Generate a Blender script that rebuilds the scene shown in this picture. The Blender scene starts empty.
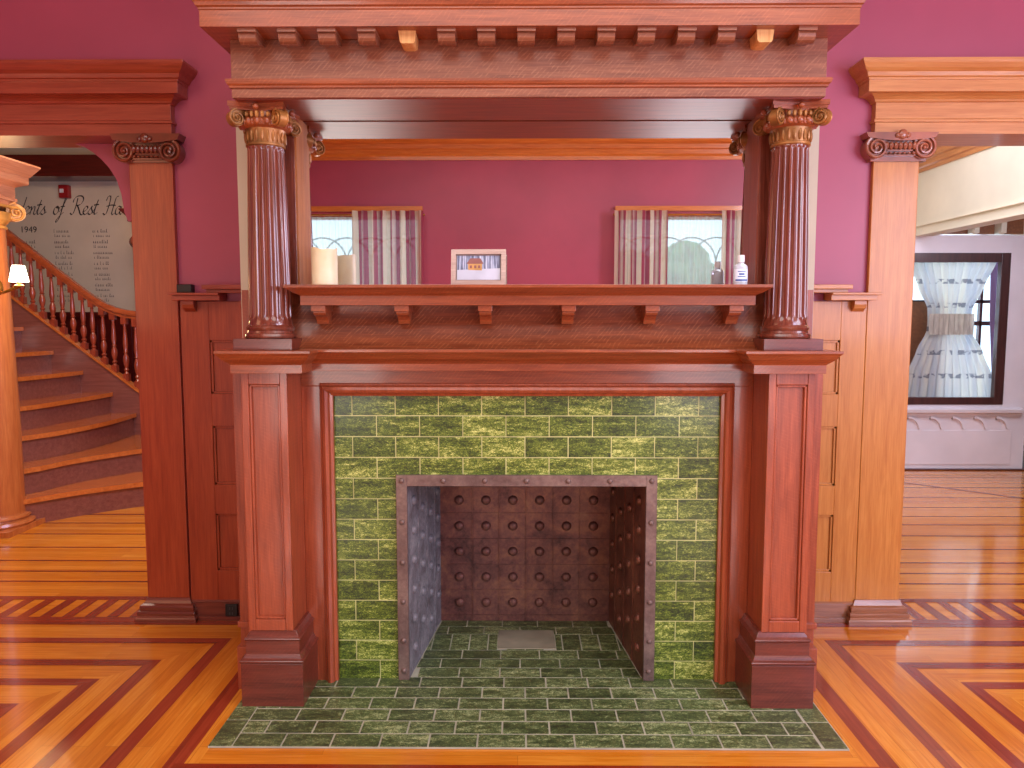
import bpy, math, random
from mathutils import Vector, Matrix
random.seed(7)
PI = math.pi
scene = bpy.context.scene
COL = scene.collection
XC = 0.032            # middle of the fireplace

# ------------------------------------------------------------------ mesh helper
class MB:
    def __init__(s): s.v = []; s.f = []; s.m = []; s.r = []; s.sm = []
    def add(s, vs, fs, mat=0, rnd=0.0, smooth=False):
        o = len(s.v); s.v += [tuple(p) for p in vs]
        for f in fs:
            s.f.append([o + i for i in f]); s.m.append(mat); s.r.append(rnd); s.sm.append(smooth)
    def box(s, x0, x1, y0, y1, z0, z1, mat=0, rnd=0.0):
        vs = [(x0,y0,z0),(x1,y0,z0),(x1,y1,z0),(x0,y1,z0),(x0,y0,z1),(x1,y0,z1),(x1,y1,z1),(x0,y1,z1)]
        s.add(vs, [(3,2,1,0),(4,5,6,7),(0,1,5,4),(1,2,6,5),(2,3,7,6),(3,0,4,7)], mat, rnd); return s
    def quad(s, a, b, c, d, mat=0, rnd=0.0): s.add([a,b,c,d], [(0,1,2,3)], mat, rnd); return s
    def poly(s, pts, z, mat=0, rnd=0.0):
        s.add([(x,y,z) for x,y in pts], [tuple(range(len(pts)))], mat, rnd); return s
    def extrude(s, pts, vec, mat=0, rnd=0.0, smooth=False):
        """pts: closed planar loop (3-D); extruded by vec"""
        n = len(pts); vec = Vector(vec)
        a = [Vector(p) for p in pts]; b = [p + vec for p in a]
        s.add(a + b, [tuple(range(n))[::-1], tuple(range(n, 2*n))], mat, rnd)
        s.add(a + b, [(i, (i+1) % n, n + (i+1) % n, n + i) for i in range(n)], mat, rnd, smooth); return s
    def px(s, prof, x0, x1, mat=0, smooth=False):   # profile (y,z) extruded along x
        return s.extrude([(x0,y,z) for y,z in prof], (x1-x0,0,0), mat, 0, smooth)
    def py(s, prof, y0, y1, mat=0, smooth=False):   # profile (x,z) along y
        return s.extrude([(x,y0,z) for x,z in prof], (0,y1-y0,0), mat, 0, smooth)
    def pz(s, prof, z0, z1, mat=0, rnd=0.0, smooth=False):   # profile (x,y) along z
        return s.extrude([(x,y,z0) for x,y in prof], (0,0,z1-z0), mat, rnd, smooth)
    def mould(s, prof, x0, x1, yf, yb, mat=0):
        """mitred moulding round a block: prof = [(outward, z)...]; the back at yb stays open to the wall"""
        R = []
        for o, z in prof:
            R.append([(x0-o,yb,z),(x0-o,yf-o,z),(x1+o,yf-o,z),(x1+o,yb,z)])
        vs = [p for r in R for p in r]; fs = []
        for i in range(len(R)-1):
            for k in range(3):
                a = i*4+k; fs.append((a, a+1, a+5, a+4))
            fs.append((i*4+3, i*4, i*4+4, i*4+7))
        fs.append((3,2,1,0)); n = (len(R)-1)*4; fs.append((n,n+1,n+2,n+3))
        s.add(vs, fs, mat); return s
    def lathe(s, prof, c, n=32, mat=0, smooth=True, rmod=None):
        """prof [(r,z)] round the vertical axis through c"""
        vs = []; fs = []
        for r, z in prof:
            for k in range(n):
                a = 2*PI*k/n; rr = r*(rmod(a, z) if rmod else 1)
                vs.append((c[0]+rr*math.cos(a), c[1]+rr*math.sin(a), c[2]+z))
        for i in range(len(prof)-1):
            for k in range(n):
                a = i*n+k; b = i*n+(k+1) % n
                fs.append((a, b, b+n, a+n))
        s.add(vs, fs, mat, 0, smooth)
        s.add(vs[:n], [tuple(range(n))[::-1]], mat); s.add(vs[-n:], [tuple(range(n))], mat); return s
    def tube(s, pts, r, n=8, mat=0, closed=False):
        P = [Vector(p) for p in pts]; m = len(P); vs = []; fs = []
        rs = r if isinstance(r, (list, tuple)) else [r]*m
        up = None
        for i, p in enumerate(P):
            t = (P[min(i+1, m-1)] - P[max(i-1, 0)]).normalized()
            if up is None:
                up = t.orthogonal().normalized()
            up = (up - t*up.dot(t)).normalized(); w = t.cross(up)
            for k in range(n):
                a = 2*PI*k/n; vs.append(p + (up*math.cos(a) + w*math.sin(a))*rs[i])
        for i in range(m-1):
            for k in range(n):
                a = i*n+k; b = i*n+(k+1) % n; fs.append((a,b,b+n,a+n))
        s.add(vs, fs, mat, 0, True)
        s.add(vs[:n], [tuple(range(n))[::-1]], mat); s.add(vs[-n:], [tuple(range(n))], mat); return s
    def ball(s, c, r, nu=12, nv=8, mat=0, sc=(1,1,1), M=None):
        vs = []; fs = []
        for i in range(nv+1):
            t = PI*i/nv
            for k in range(nu):
                a = 2*PI*k/nu
                p = Vector((r*sc[0]*math.sin(t)*math.cos(a), r*sc[1]*math.sin(t)*math.sin(a), r*sc[2]*math.cos(t)))
                if M: p = M @ p
                vs.append(p + Vector(c))
        for i in range(nv):
            for k in range(nu):
                a = i*nu+k; b = i*nu+(k+1) % nu; fs.append((a, a+nu, b+nu, b))
        s.add(vs, fs, mat, 0, True); return s
    def volute(s, c, a, b, n, R, depth, turns=2.4, hand=1, mat=0):
        """scroll in the plane (a, b), facing n"""
        c, a, b, n = Vector(c), Vector(a).normalized(), Vector(b).normalized(), Vector(n).normalized()
        ring = [c + (a*math.cos(2*PI*k/20) + b*math.sin(2*PI*k/20))*R*.93 - n*depth for k in range(20)]
        s.extrude(ring, n*depth, mat, 0, True)
        pts = []; rs = []
        N = 46
        for i in range(N+1):
            t = i/N; r = R*(1-.86*t**.85); ang = PI/2 - hand*2*PI*turns*t
            pts.append(c + (a*math.cos(ang) + b*math.sin(ang))*r + n*(.10*R + .12*R*t)); rs.append(R*(.135-.05*t))
        s.tube(pts, rs, 6, mat)
        s.ball(c + n*.1*R, R*.18, 10, 6, mat); return s
    def build(s, name, mats, parent=None, bevel=0, sharp=35, **props):
        me = bpy.data.meshes.new(name); me.from_pydata(s.v, [], s.f)
        for m in (mats if isinstance(mats, (list, tuple)) else [mats]): me.materials.append(m)
        me.polygons.foreach_set('material_index', s.m)
        me.polygons.foreach_set('use_smooth', s.sm)
        at = me.attributes.new('rnd', 'FLOAT', 'FACE'); at.data.foreach_set('value', s.r)
        me.validate(); me.update()
        if any(s.sm): me.set_sharp_from_angle(angle=math.radians(sharp))
        o = bpy.data.objects.new(name, me); COL.objects.link(o)
        if parent: setp(o, parent)
        if bevel:
            b = o.modifiers.new('Bevel', 'BEVEL'); b.width = bevel; b.segments = 2; b.limit_method = 'ANGLE'; b.angle_limit = math.radians(40)
        for k, v in props.items(): o[k] = v
        return o

WM = {}
def world(o):
    return WM.get(o.name, Matrix.Identity(4))
def setp(o, parent):
    o.parent = parent; o.matrix_parent_inverse = world(parent).inverted()
def thing(name, label, cat, loc=(0,0,0), group=None):
    o = bpy.data.objects.new(name, None); COL.objects.link(o); o.location = loc; o.empty_display_size = .1
    WM[o.name] = Matrix.Translation(loc)
    o['label'] = label; o['category'] = cat
    if group: o['group'] = group
    return o
def tag(o, label, cat, group=None):
    o['label'] = label; o['category'] = cat
    if group: o['group'] = group
    return o
def shifted(src, vec, name, parent):
    o = src.copy(); COL.objects.link(o); o.name = name; setp(o, parent); o.location = Vector(src.location) + Vector(vec); return o

# ------------------------------------------------------------------ materials
def lin(c):
    return tuple(((x/255)/12.92 if x/255 <= .04045 else ((x/255+.055)/1.055)**2.4) for x in c) + (1.0,)
class NT:
    def __init__(s, name):
        s.mat = bpy.data.materials.new(name); s.mat.use_nodes = True; s.t = s.mat.node_tree
        s.n = s.t.nodes; s.l = s.t.links; s.b = s.n['Principled BSDF']; s.out = s.n['Material Output']
    def node(s, typ, **kw):
        n = s.n.new(typ)
        for k, v in kw.items():
            if k in n.inputs.keys() and not hasattr(n, k): n.inputs[k].default_value = v
            else: setattr(n, k, v)
        return n
    def inp(s, n, key, v):
        if isinstance(v, bpy.types.NodeSocket): s.l.new(v, n.inputs[key])
        else: n.inputs[key].default_value = v
    def coord(s, scale=(1,1,1), rot=(0,0,0), kind='Object'):
        tc = s.n.new('ShaderNodeTexCoord'); mp = s.n.new('ShaderNodeMapping')
        mp.inputs['Scale'].default_value = scale; mp.inputs['Rotation'].default_value = rot
        s.l.new(tc.outputs[kind], mp.inputs['Vector']); return mp.outputs['Vector']
    def noise(s, vec, scale, detail=4, rough=.55, dist=0):
        n = s.n.new('ShaderNodeTexNoise'); s.l.new(vec, n.inputs['Vector'])
        n.inputs['Scale'].default_value = scale; n.inputs['Detail'].default_value = detail
        n.inputs['Roughness'].default_value = rough; n.inputs['Distortion'].default_value = dist; return n.outputs['Fac']
    def ramp(s, fac, stops):
        r = s.n.new('ShaderNodeValToRGB'); s.l.new(fac, r.inputs['Fac'])
        while len(r.color_ramp.elements) < len(stops): r.color_ramp.elements.new(.5)
        for e, (p, c) in zip(r.color_ramp.elements, stops): e.position = p; e.color = c if len(c) == 4 else lin(c)
        return r.outputs['Color']
    def mix(s, fac, a, b, mode='MIX'):
        m = s.n.new('ShaderNodeMix'); m.data_type = 'RGBA'; m.blend_type = mode
        s.inp(m, 0, fac); s.inp(m, 6, a); s.inp(m, 7, b); return m.outputs[2]
    def math(s, op, a, b=0.0):
        m = s.n.new('ShaderNodeMath'); m.operation = op; s.inp(m, 0, a); s.inp(m, 1, b); return m.outputs[0]
    def bump(s, h, strength=.2, dist=.01):
        b = s.n.new('ShaderNodeBump'); b.inputs['Strength'].default_value = strength; b.inputs['Distance'].default_value = dist
        s.l.new(h, b.inputs['Height']); s.l.new(b.outputs['Normal'], s.b.inputs['Normal'])
    def set(s, **kw):
        for k, v in kw.items(): s.inp(s.b, k.replace('_', ' '), v)
        return s.mat

def plain(name, rgb, rough=.5, metal=0.0, var=.06, **kw):
    t = NT(name); v = t.coord()
    f = t.noise(v, 6, 3)
    d = tuple(max(0, c*(1-var)) for c in rgb); l = tuple(min(255, c*(1+var)) for c in rgb)
    return t.set(Base_Color=t.ramp(f, [(.3, d), (.7, l)]), Roughness=rough, Metallic=metal, **kw)

def wood(name, dark, light, axis='z', rough=.3, flecks=0.0, coat=.5, fleck_col=None, g=1.0):
    """varnished oak, grain along axis; flecks = strength of the quarter-sawn ray figure"""
    t = NT(name)
    st = {'x': (1.2, 14, 14), 'y': (14, 1.2, 14), 'z': (14, 14, 1.2)}[axis]
    v = t.coord(tuple(q*g for q in st))
    g1 = t.noise(v, 3.0, 6, .65, .6)
    st2 = {'x': (3, 90, 90), 'y': (90, 3, 90), 'z': (90, 90, 3)}[axis]
    g2 = t.noise(t.coord(tuple(q*g for q in st2)), 2.2, 3, .6)
    mixf = t.math('ADD', t.math('MULTIPLY', g1, .65), t.math('MULTIPLY', g2, .4))
    mid = tuple((a+b)/2 for a, b in zip(dark, light))
    col = t.ramp(mixf, [(.36, dark), (.52, mid), (.70, light)])
    if flecks:
        rot = {'x': (0, -.75, 0), 'z': (0, 1.15, 0), 'y': (0, 0, .5)}[axis]
        fv = t.coord((1, .3, 1), rot)
        w = t.n.new('ShaderNodeTexWave'); w.wave_type = 'BANDS'; w.bands_direction = 'X'
        t.l.new(fv, w.inputs['Vector']); w.inputs['Scale'].default_value = 26; w.inputs['Distortion'].default_value = 5
        w.inputs['Detail'].default_value = 2.5; w.inputs['Detail Scale'].default_value = .55; w.inputs['Detail Roughness'].default_value = .6
        br = t.noise(t.coord((22, 22, 22)), 1.6, 2)
        m = t.math('MULTIPLY', t.ramp(w.outputs['Fac'], [(.66, (0,0,0,1)), (.98, (1,1,1,1))]), t.ramp(br, [(.42, (0,0,0,1)), (.6, (1,1,1,1))]))
        m = t.math('MULTIPLY', m, flecks)
        col = t.mix(m, col, lin(fleck_col or tuple(min(255, c*1.35+18) for c in light)))
    t.bump(mixf, .06, .003)
    return t.set(Base_Color=col, Roughness=rough, Coat_Weight=coat, Coat_Roughness=.12)

M = {}
M['oak_x'] = wood('mantel oak along', (120,54,28), (172,90,50), 'x', .36, .10, .3)
M['oak_z'] = wood('mantel oak upright', (128,54,30), (178,88,54), 'z', .36, .06, .3)
M['oak_fig'] = wood('figured mantel oak', (112,60,42), (158,98,70), 'x', .40, .32, .2, (196,136,100))
M['oak_dark'] = wood('dark mantel oak', (84,34,26), (126,58,44), 'x', .3, .08, .45)
M['oak_soffit'] = wood('polished soffit boards', (104,36,20), (144,58,34), 'x', .42, 0, 0)
M['oak_col'] = wood('column oak', (84,34,24), (140,72,54), 'z', .22, 0, .7)
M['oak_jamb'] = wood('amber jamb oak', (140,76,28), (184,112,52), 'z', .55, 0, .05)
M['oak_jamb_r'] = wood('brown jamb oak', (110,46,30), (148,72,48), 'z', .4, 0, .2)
M['gilt'] = plain('worn gilt wood', (150,100,52), .38, .35, .35)
M['carved'] = plain('dark carved wood', (104,46,30), .3, 0, .25, Coat_Weight=.6)
M['carved_lit'] = plain('lit-toned carved wood', (150,86,62), .3, 0, .2, Coat_Weight=.6)  # right-hand capital: the carved wood lightened in colour to look daylit
M['raw'] = wood('unfinished pine', (204,140,78), (236,184,118), 'z', .6, 0, 0)
M['panel_shade_z'] = wood('shade-toned red panelling upright', (134,46,20), (170,74,38), 'z', .36, 0, .35)  # same wood as on the right, with the left side's shade in its colour
M['panel_shade_x'] = wood('shade-toned red panelling along', (130,48,32), (166,74,52), 'x', .34, 0, .4)
M['panel_lit_z'] = wood('lit-toned golden panelling upright', (178,106,38), (206,138,64), 'z', .42, 0, .2)  # same wood as on the left, with bright daylight put into its colour
M['panel_lit_x'] = wood('lit-toned golden panelling along', (178,108,54), (206,142,82), 'x', .42, 0, .2)
M['base_shade'] = wood('worn shade-toned plinth wood', (92,34,24), (134,66,50), 'x', .35, 0, .4)
M['base_lit'] = wood('worn lit-toned plinth wood', (122,72,44), (168,108,72), 'x', .35, 0, .4)  # plinth wood again, daylight of the right side mixed into the colour
M['stair_tread'] = wood('varnished stair tread', (170,82,30), (214,124,56), 'x', .2, 0, .6)
M['stair_red'] = wood('stair riser wood', (114,62,50), (146,86,72), 'x', .22, 0, .6)
M['stair_z'] = wood('stair baluster wood', (120,42,24), (172,74,44), 'z', .3, 0, .5)
M['stair_rail'] = wood('stair rail wood', (138,58,26), (178,88,46), 'x', .25, 0, .5)
M['dark_red'] = wood('dark hall wood', (66,14,12), (98,24,18), 'x', .3, 0, .4)
M['cornice'] = wood('amber cornice wood', (182,98,34), (222,140,64), 'x', .34, 0, .4)
M['vest'] = wood('vestibule boards', (108,62,34), (150,92,54), 'y', .4, 0, .2)
M['door_frame'] = wood('dark glazing bead', (56,30,28), (84,46,40), 'z', .4, 0, .2)
M['black'] = plain('black plastic', (22,18,18), .45)

def plaster(name, rgb, rough=.45, coat=0.0):
    t = NT(name); v = t.coord(); f = t.noise(v, 1.4, 4); h = t.noise(v, 140, 3)
    t.bump(h, .08, .002)
    return t.set(Base_Color=t.ramp(f, [(.3, tuple(c*.95 for c in rgb)), (.7, tuple(min(255, c*1.05) for c in rgb))]), Roughness=rough, Coat_Weight=coat)
M['burgundy'] = plaster('burgundy wall paint', (166,72,98), .42)
M['cream'] = plaster('cream hall paint', (208,192,168), .6)
M['cream2'] = plaster('ivory foyer paint', (222,214,192), .6)
M['primer'] = plaster('unpainted chimney plaster', (196,186,164), .7)
M['ceil'] = plaster('ceiling paint', (206,180,150), .8)
M['white_paint'] = plaster('white door paint', (226,218,222), .4)
M['dark_shaft'] = plaster('dark masonry', (70,60,55), .8)

def tile_mat(name, cols, seed, rough=.4, scale=1.0):
    t = NT(name)
    at = t.n.new('ShaderNodeAttribute'); at.attribute_name = 'rnd'
    vec = t.coord()
    off = t.n.new('ShaderNodeVectorMath'); off.operation = 'ADD'; t.l.new(vec, off.inputs[0])
    cb = t.n.new('ShaderNodeCombineXYZ')
    for i, k in enumerate((37.0, 11.0, 53.0)): t.l.new(t.math('MULTIPLY', at.outputs['Fac'], k), cb.inputs[i])
    t.l.new(cb.outputs[0], off.inputs[1]); v = off.outputs[0]
    st = t.n.new('ShaderNodeMapping'); st.inputs['Scale'].default_value = (1, 1.6, 2.2); t.l.new(v, st.inputs['Vector'])
    speck = t.noise(st.outputs[0], 210*scale, 3, .7, .4)
    fine = t.math('ADD', t.math('MULTIPLY', t.noise(st.outputs[0], 60*scale, 6, .8, .6), .55), t.math('MULTIPLY', speck, .45))
    sv = t.n.new('ShaderNodeMapping'); sv.inputs['Scale'].default_value = (6, 30, 40); t.l.new(v, sv.inputs['Vector'])
    streak = t.noise(sv.outputs[0], 1.3*scale, 3, .6, .3)
    big = t.noise(st.outputs[0], 9*scale, 3, .5, 1.0)
    f = t.math('ADD', t.math('MULTIPLY', fine, .78), t.math('ADD', t.math('MULTIPLY', big, .10), t.math('MULTIPLY', streak, .22)))
    f = t.math('ADD', f, t.math('MULTIPLY', t.math('SUBTRACT', at.outputs['Fac'], .5), .045))
    col = t.ramp(f, [(.465, cols[0]), (.535, cols[1]), (.59, cols[2]), (.65, cols[3])])
    t.bump(f, .35, .004)
    return t.set(Base_Color=col, Roughness=rough, Coat_Weight=.2, Coat_Roughness=.15)
M['tile'] = tile_mat('mottled green glazed tile', [(26,38,8), (72,92,20), (120,140,40), (228,232,140)], 1)
M['htile'] = tile_mat('dark green glazed hearth tile', [(38,46,30), (70,84,48), (102,118,70), (184,194,142)], 2)
M['grout'] = plain('pale grout', (212,212,150), .8, 0, .1)
M['hgrout'] = plain('grey hearth grout', (172,172,152), .8, 0, .12)
M['slab'] = plain('cement ash cover', (140,132,112), .7, 0, .12)

def rust(name, a, b, c, rough=.5, metal=.45):
    t = NT(name); v = t.coord()
    f = t.noise(v, 7, 6, .7, .5); f2 = t.noise(v, 60, 5, .7)
    mf = t.math('ADD', t.math('MULTIPLY', f, .7), t.math('MULTIPLY', f2, .35))
    t.bump(f2, .35, .004)
    return t.set(Base_Color=t.ramp(mf, [(.38, a), (.52, b), (.66, c)]), Roughness=rough, Metallic=metal)
M['iron'] = rust('rusty cast iron', (80,52,50), (126,82,74), (156,108,84))
M['iron_daylit'] = rust('daylit grey cast iron', (88,80,80), (124,120,126), (162,158,160), .6, .15)  # left plate: cool daylight sheen put into a paler grey base colour
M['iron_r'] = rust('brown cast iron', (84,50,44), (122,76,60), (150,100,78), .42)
M['iron_f'] = rust('iron fireplace frame', (98,78,74), (124,102,96), (148,126,116), .45)
M['soot'] = plain('black soot', (18,14,14), .9)

def planks(name, a, b, c, axis='x', rough=.17):
    t = NT(name)
    rot = (0, 0, 0) if axis == 'x' else (0, 0, PI/2)
    v = t.coord((1,1,1), rot)
    br = t.n.new('ShaderNodeTexBrick'); t.l.new(v, br.inputs['Vector'])
    br.inputs['Scale'].default_value = 1; br.inputs['Brick Width'].default_value = 1.7; br.inputs['Row Height'].default_value = .052
    br.inputs['Mortar Size'].default_value = .0009; br.inputs['Mortar Smooth'].default_value = .1; br.inputs['Bias'].default_value = 0
    br.inputs['Color1'].default_value = (0,0,0,1); br.inputs['Color2'].default_value = (1,1,1,1); br.inputs['Mortar'].default_value = (.5,.5,.5,1)
    br.offset = .37
    gr = t.noise(t.coord((2, 34, 1) if axis == 'x' else (34, 2, 1)), 2.4, 5, .6, .5)
    tone = t.n.new('ShaderNodeRGBToBW'); t.l.new(br.outputs['Color'], tone.inputs[0])
    f = t.math('ADD', t.math('MULTIPLY', tone.outputs[0], .28), t.math('MULTIPLY', gr, .72))
    col = t.ramp(f, [(.28, a), (.5, b), (.74, c)])
    col = t.mix(t.math('MULTIPLY', br.outputs['Fac'], .35), col, lin(tuple(x*.5 for x in a)))
    wav = t.noise(t.coord((1,1,1)), 5.5, 3, .5)
    t.bump(t.math('ADD', wav, t.math('MULTIPLY', br.outputs['Fac'], -.25)), .11, .02)
    return t.set(Base_Color=col, Roughness=rough, Coat_Weight=.5, Coat_Roughness=.09)
M['fl_x'] = planks('varnished orange floor boards', (190,104,20), (210,126,32), (226,150,52), 'x')
M['fl_y'] = planks('varnished orange boards turned', (190,106,22), (210,126,34), (226,150,52), 'y')
M['fl_dx'] = planks('dark red inlay boards', (118,38,20), (138,48,26), (154,62,36), 'x')
M['fl_dy'] = planks('dark red inlay boards turned', (118,38,20), (138,48,26), (154,62,36), 'y')

def emission(name, rgb, s):
    t = NT(name); return t.set(Base_Color=lin(rgb), Emission_Color=lin(rgb), Emission_Strength=s, Roughness=.6)
def glass(name, rgb=(250,252,255), mixf=.12):
    t = NT(name); tr = t.n.new('ShaderNodeBsdfTransparent'); tr.inputs[0].default_value = lin(rgb)
    gl = t.n.new('ShaderNodeBsdfGlossy'); gl.inputs['Roughness'].default_value = .02
    mx = t.n.new('ShaderNodeMixShader'); mx.inputs[0].default_value = mixf
    t.l.new(tr.outputs[0], mx.inputs[1]); t.l.new(gl.outputs[0], mx.inputs[2]); t.l.new(mx.outputs[0], t.out.inputs['Surface']); return t.mat
M['glass'] = glass('window glass')
t = NT('mirror glass'); M['mirror'] = t.set(Base_Color=(.93,.93,.92,1), Metallic=1.0, Roughness=.0)

def cloth(name, colsock_fn, trans=.5, see=.0):
    t = NT(name); col = colsock_fn(t)
    d = t.n.new('ShaderNodeBsdfDiffuse'); tl = t.n.new('ShaderNodeBsdfTranslucent')
    for n in (d, tl): t.inp(n, 'Color', col)
    mx = t.n.new('ShaderNodeMixShader'); mx.inputs[0].default_value = trans
    t.l.new(d.outputs[0], mx.inputs[1]); t.l.new(tl.outputs[0], mx.inputs[2]); res = mx.outputs[0]
    if see:
        tr = t.n.new('ShaderNodeBsdfTransparent'); m2 = t.n.new('ShaderNodeMixShader'); m2.inputs[0].default_value = see
        t.l.new(res, m2.inputs[1]); t.l.new(tr.outputs[0], m2.inputs[2]); res = m2.outputs[0]
    t.l.new(res, t.out.inputs['Surface']); return t.mat
def stripe_col(t):
    at = t.n.new('ShaderNodeAttribute'); at.attribute_name = 'rnd'
    f = t.math('FRACT', t.math('MULTIPLY', at.outputs['Fac'], 4.5))
    return t.ramp(f, [(.0, (222,206,186)), (.36, (226,212,190)), (.42, (160,62,84)), (.56, (172,84,104)), (.62, (214,196,186)), (.80, (150,70,92)), (.97, (168,88,106))])
M['stripe'] = cloth('striped curtain cloth', stripe_col, .5, .04)
M['sheer'] = cloth('sheer white cloth', lambda t: t.ramp(t.noise(t.coord((40,1,1)), 1, 2), [(.3, (214,222,212)), (.7, (244,246,238))]), .7, .42)
def print_col(t):
    at = t.n.new('ShaderNodeAttribute'); at.attribute_name = 'rnd'
    row = t.math('FRACT', t.math('MULTIPLY', at.outputs['Fac'], 12.0))
    band = t.ramp(row, [(.0, (0,0,0,1)), (.10, (0,0,0,1)), (.16, (1,1,1,1)), (.24, (1,1,1,1)), (.30, (0,0,0,1))])
    dash = t.ramp(t.noise(t.coord((20,2,14)), 1, 2), [(.48, (0,0,0,1)), (.56, (1,1,1,1))])
    m = t.math('MULTIPLY', t.math('MULTIPLY', band, dash), .75)
    base = t.ramp(t.noise(t.coord((9,9,.8)), 1.4, 2), [(.3, (196,204,212)), (.7, (240,238,220))])
    return t.mix(m, base, lin((92,100,118)))
M['print'] = cloth('printed sheer cloth', print_col, .28, .02)
M['drape'] = cloth('mauve drape cloth', lambda t: t.ramp(t.noise(t.coord((20,20,1)), 1, 2), [(.3, (120,92,128)), (.7, (152,120,150))]), .3)
t = NT('ivory wax'); M['wax'] = t.set(Base_Color=t.ramp(t.noise(t.coord(), 12, 3), [(.3, (226,212,172)), (.7, (240,230,196))]), Roughness=.45, Subsurface_Weight=.3, Subsurface_Radius=(.02,.015,.01))
M['wick'] = plain('black wick', (30,24,20), .9)
M['whitewash'] = wood('whitewashed frame', (176,148,136), (214,190,176), 'x', .5, 0, 0)
M['mat_board'] = plain('grey picture mount', (150,132,124), .7)
def snow_col(t):
    sp = t.n.new('ShaderNodeSeparateXYZ'); t.l.new(t.coord(), sp.inputs[0])
    return t
def pic(name):
    t = NT(name)
    trees = t.noise(t.coord((130,1,10)), 1, 3, .6)
    return t.set(Base_Color=t.ramp(trees, [(.4, (96,100,124)), (.52, (150,160,190)), (.66, (214,220,236))]), Roughness=.3)
M['pic_trees'] = pic('printed winter trees'); M['pic_snow'] = plain('printed snow', (206,210,226), .3, 0, .1)
M['pic_house'] = plain('printed house wall', (212,160,96), .3, 0, .2); M['pic_roof'] = plain('printed house roof', (150,96,90), .3, 0, .1)
M['clear'] = glass('clear plastic', (226,234,242), .22)
t = NT('clear gel'); M['gel'] = t.set(Base_Color=lin((230,236,244)), Roughness=.08, Transmission_Weight=.35, IOR=1.2)
M['cap'] = plain('white plastic', (236,236,238), .35, 0, .02)
M['label'] = plain('white printed label', (222,228,240), .4, 0, .03)
M['ink_blue'] = plain('blue print', (52,84,150), .4); M['ink'] = plain('black lettering', (44,36,40), .6)
M['ink_soft'] = plain('dark grey lettering', (92,80,82), .6)
M['alarm'] = plain('red alarm plastic', (150,22,26), .4); M['strobe'] = plain('clear strobe lens', (220,216,216), .2)
M['shade'] = emission('lit white lamp shade', (255,238,206), 14.0)
M['brass'] = plain('polished brass', (190,140,66), .22, .9, .1)
M['vol_gilt'] = plain('gilt scroll paint', (206,142,66), .35, .25, .25)
M['leaf'] = plain('garden foliage', (70,110,60), .8, 0, .4)
M['lead'] = plain('dark leading', (70,66,64), .5)
M['trim_white'] = plain('cream trim paint', (228,220,198), .5, 0, .03)
M['outside_wall'] = plain('grey porch boards', (150,140,140), .7, 0, .1)

# ================================================================== SETTING
YW, YB = 3.385, 3.57            # front and back face of the fireplace wall
CEIL = 3.25
def struct(name, mb, mats, bevel=0, parent=None):
    o = mb.build(name, mats, parent, bevel)
    if parent is None: o['kind'] = 'structure'
    return o

# ---- floor with its inlaid borders
fl = MB(); fl.poly([(-7.5,-2.2),(5.4,-2.2),(5.4,8.0),(-7.5,8.0)], 0, 0)
FX = .04; S = 4.45
def mx(side, h): return FX + side*h
e = .0005
for sd in (-1, 1):
    P = [(mx(sd,1.045),3.34),(mx(sd,1.045),-2.1),(mx(sd,3.3),-2.1),(mx(sd,3.3),S-3.3),(mx(sd,S-3.34),3.34)]
    fl.poly(P if sd < 0 else P[::-1], e, 1)
for sd in (-1, 1):
    # band beside the hearth, then round its front
    x0, x1 = sorted((mx(sd,1.09), mx(sd,1.15)))
    fl.poly([(x0,2.175),(x1,2.175),(x1,3.34),(x0,3.34)], 2*e, 3)
    for h in (1.318, 1.526, 1.69, 1.88, 2.10):
        a, b = h-.027, h+.027
        ya, yb = S-a, S-b
        P = [(mx(sd,a),-2.1),(mx(sd,b),-2.1),(mx(sd,b),yb),(mx(sd,a),ya)]
        fl.poly(P if sd > 0 else P[::-1], 2*e, 3)
        P = [(mx(sd,a),ya),(mx(sd,b),yb),(mx(sd,3.6),yb),(mx(sd,3.6),ya)]
        fl.poly(P if sd < 0 else P[::-1], 2*e, 2)
fl.poly([(FX-1.12,2.175),(FX+1.12,2.175),(FX+1.12,2.235),(FX-1.12,2.235)], 3*e, 2)
for y0, y1 in ((3.30,3.345),(3.335,3.385),(3.60,3.645)):
    for xa, xb in (((-3.6,-1.10),(1.16,3.6)) if y0 == 3.30 else ((-5,-1.5),(1.55,5.2))):
        fl.poly([(xa,y0),(xb,y0),(xb,y1),(xa,y1)], (2 if y0 == 3.30 else 3)*e, 2)
for sd in (-1, 1):
    x = 1.60
    while x < 3.4:
        x0, x1 = sorted((FX+sd*x, FX+sd*(x+.052)))
        fl.poly([(x0,3.385),(x1,3.385),(x1,3.60),(x0,3.60)], 2*e, 3)
        x += .105
for y in (3.85, 4.01, 4.19, 4.44, 4.72, 4.98, 5.2, 5.45, 5.75, 6.1, 6.5):
    for xa, xb in ((-5.5,-1.62),(1.66,5.0)):
        fl.poly([(xa,y),(xb,y),(xb,y+.018),(xa,y+.018)], 2*e, 2)
# a diagonal inlay in the far room
fl.poly([(3.25,6.3),(3.31,6.3),(4.45,5.3),(4.39,5.3)], 3*e, 3)
struct('floor', fl, [M['fl_x'], M['fl_y'], M['fl_dx'], M['fl_dy']])

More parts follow.
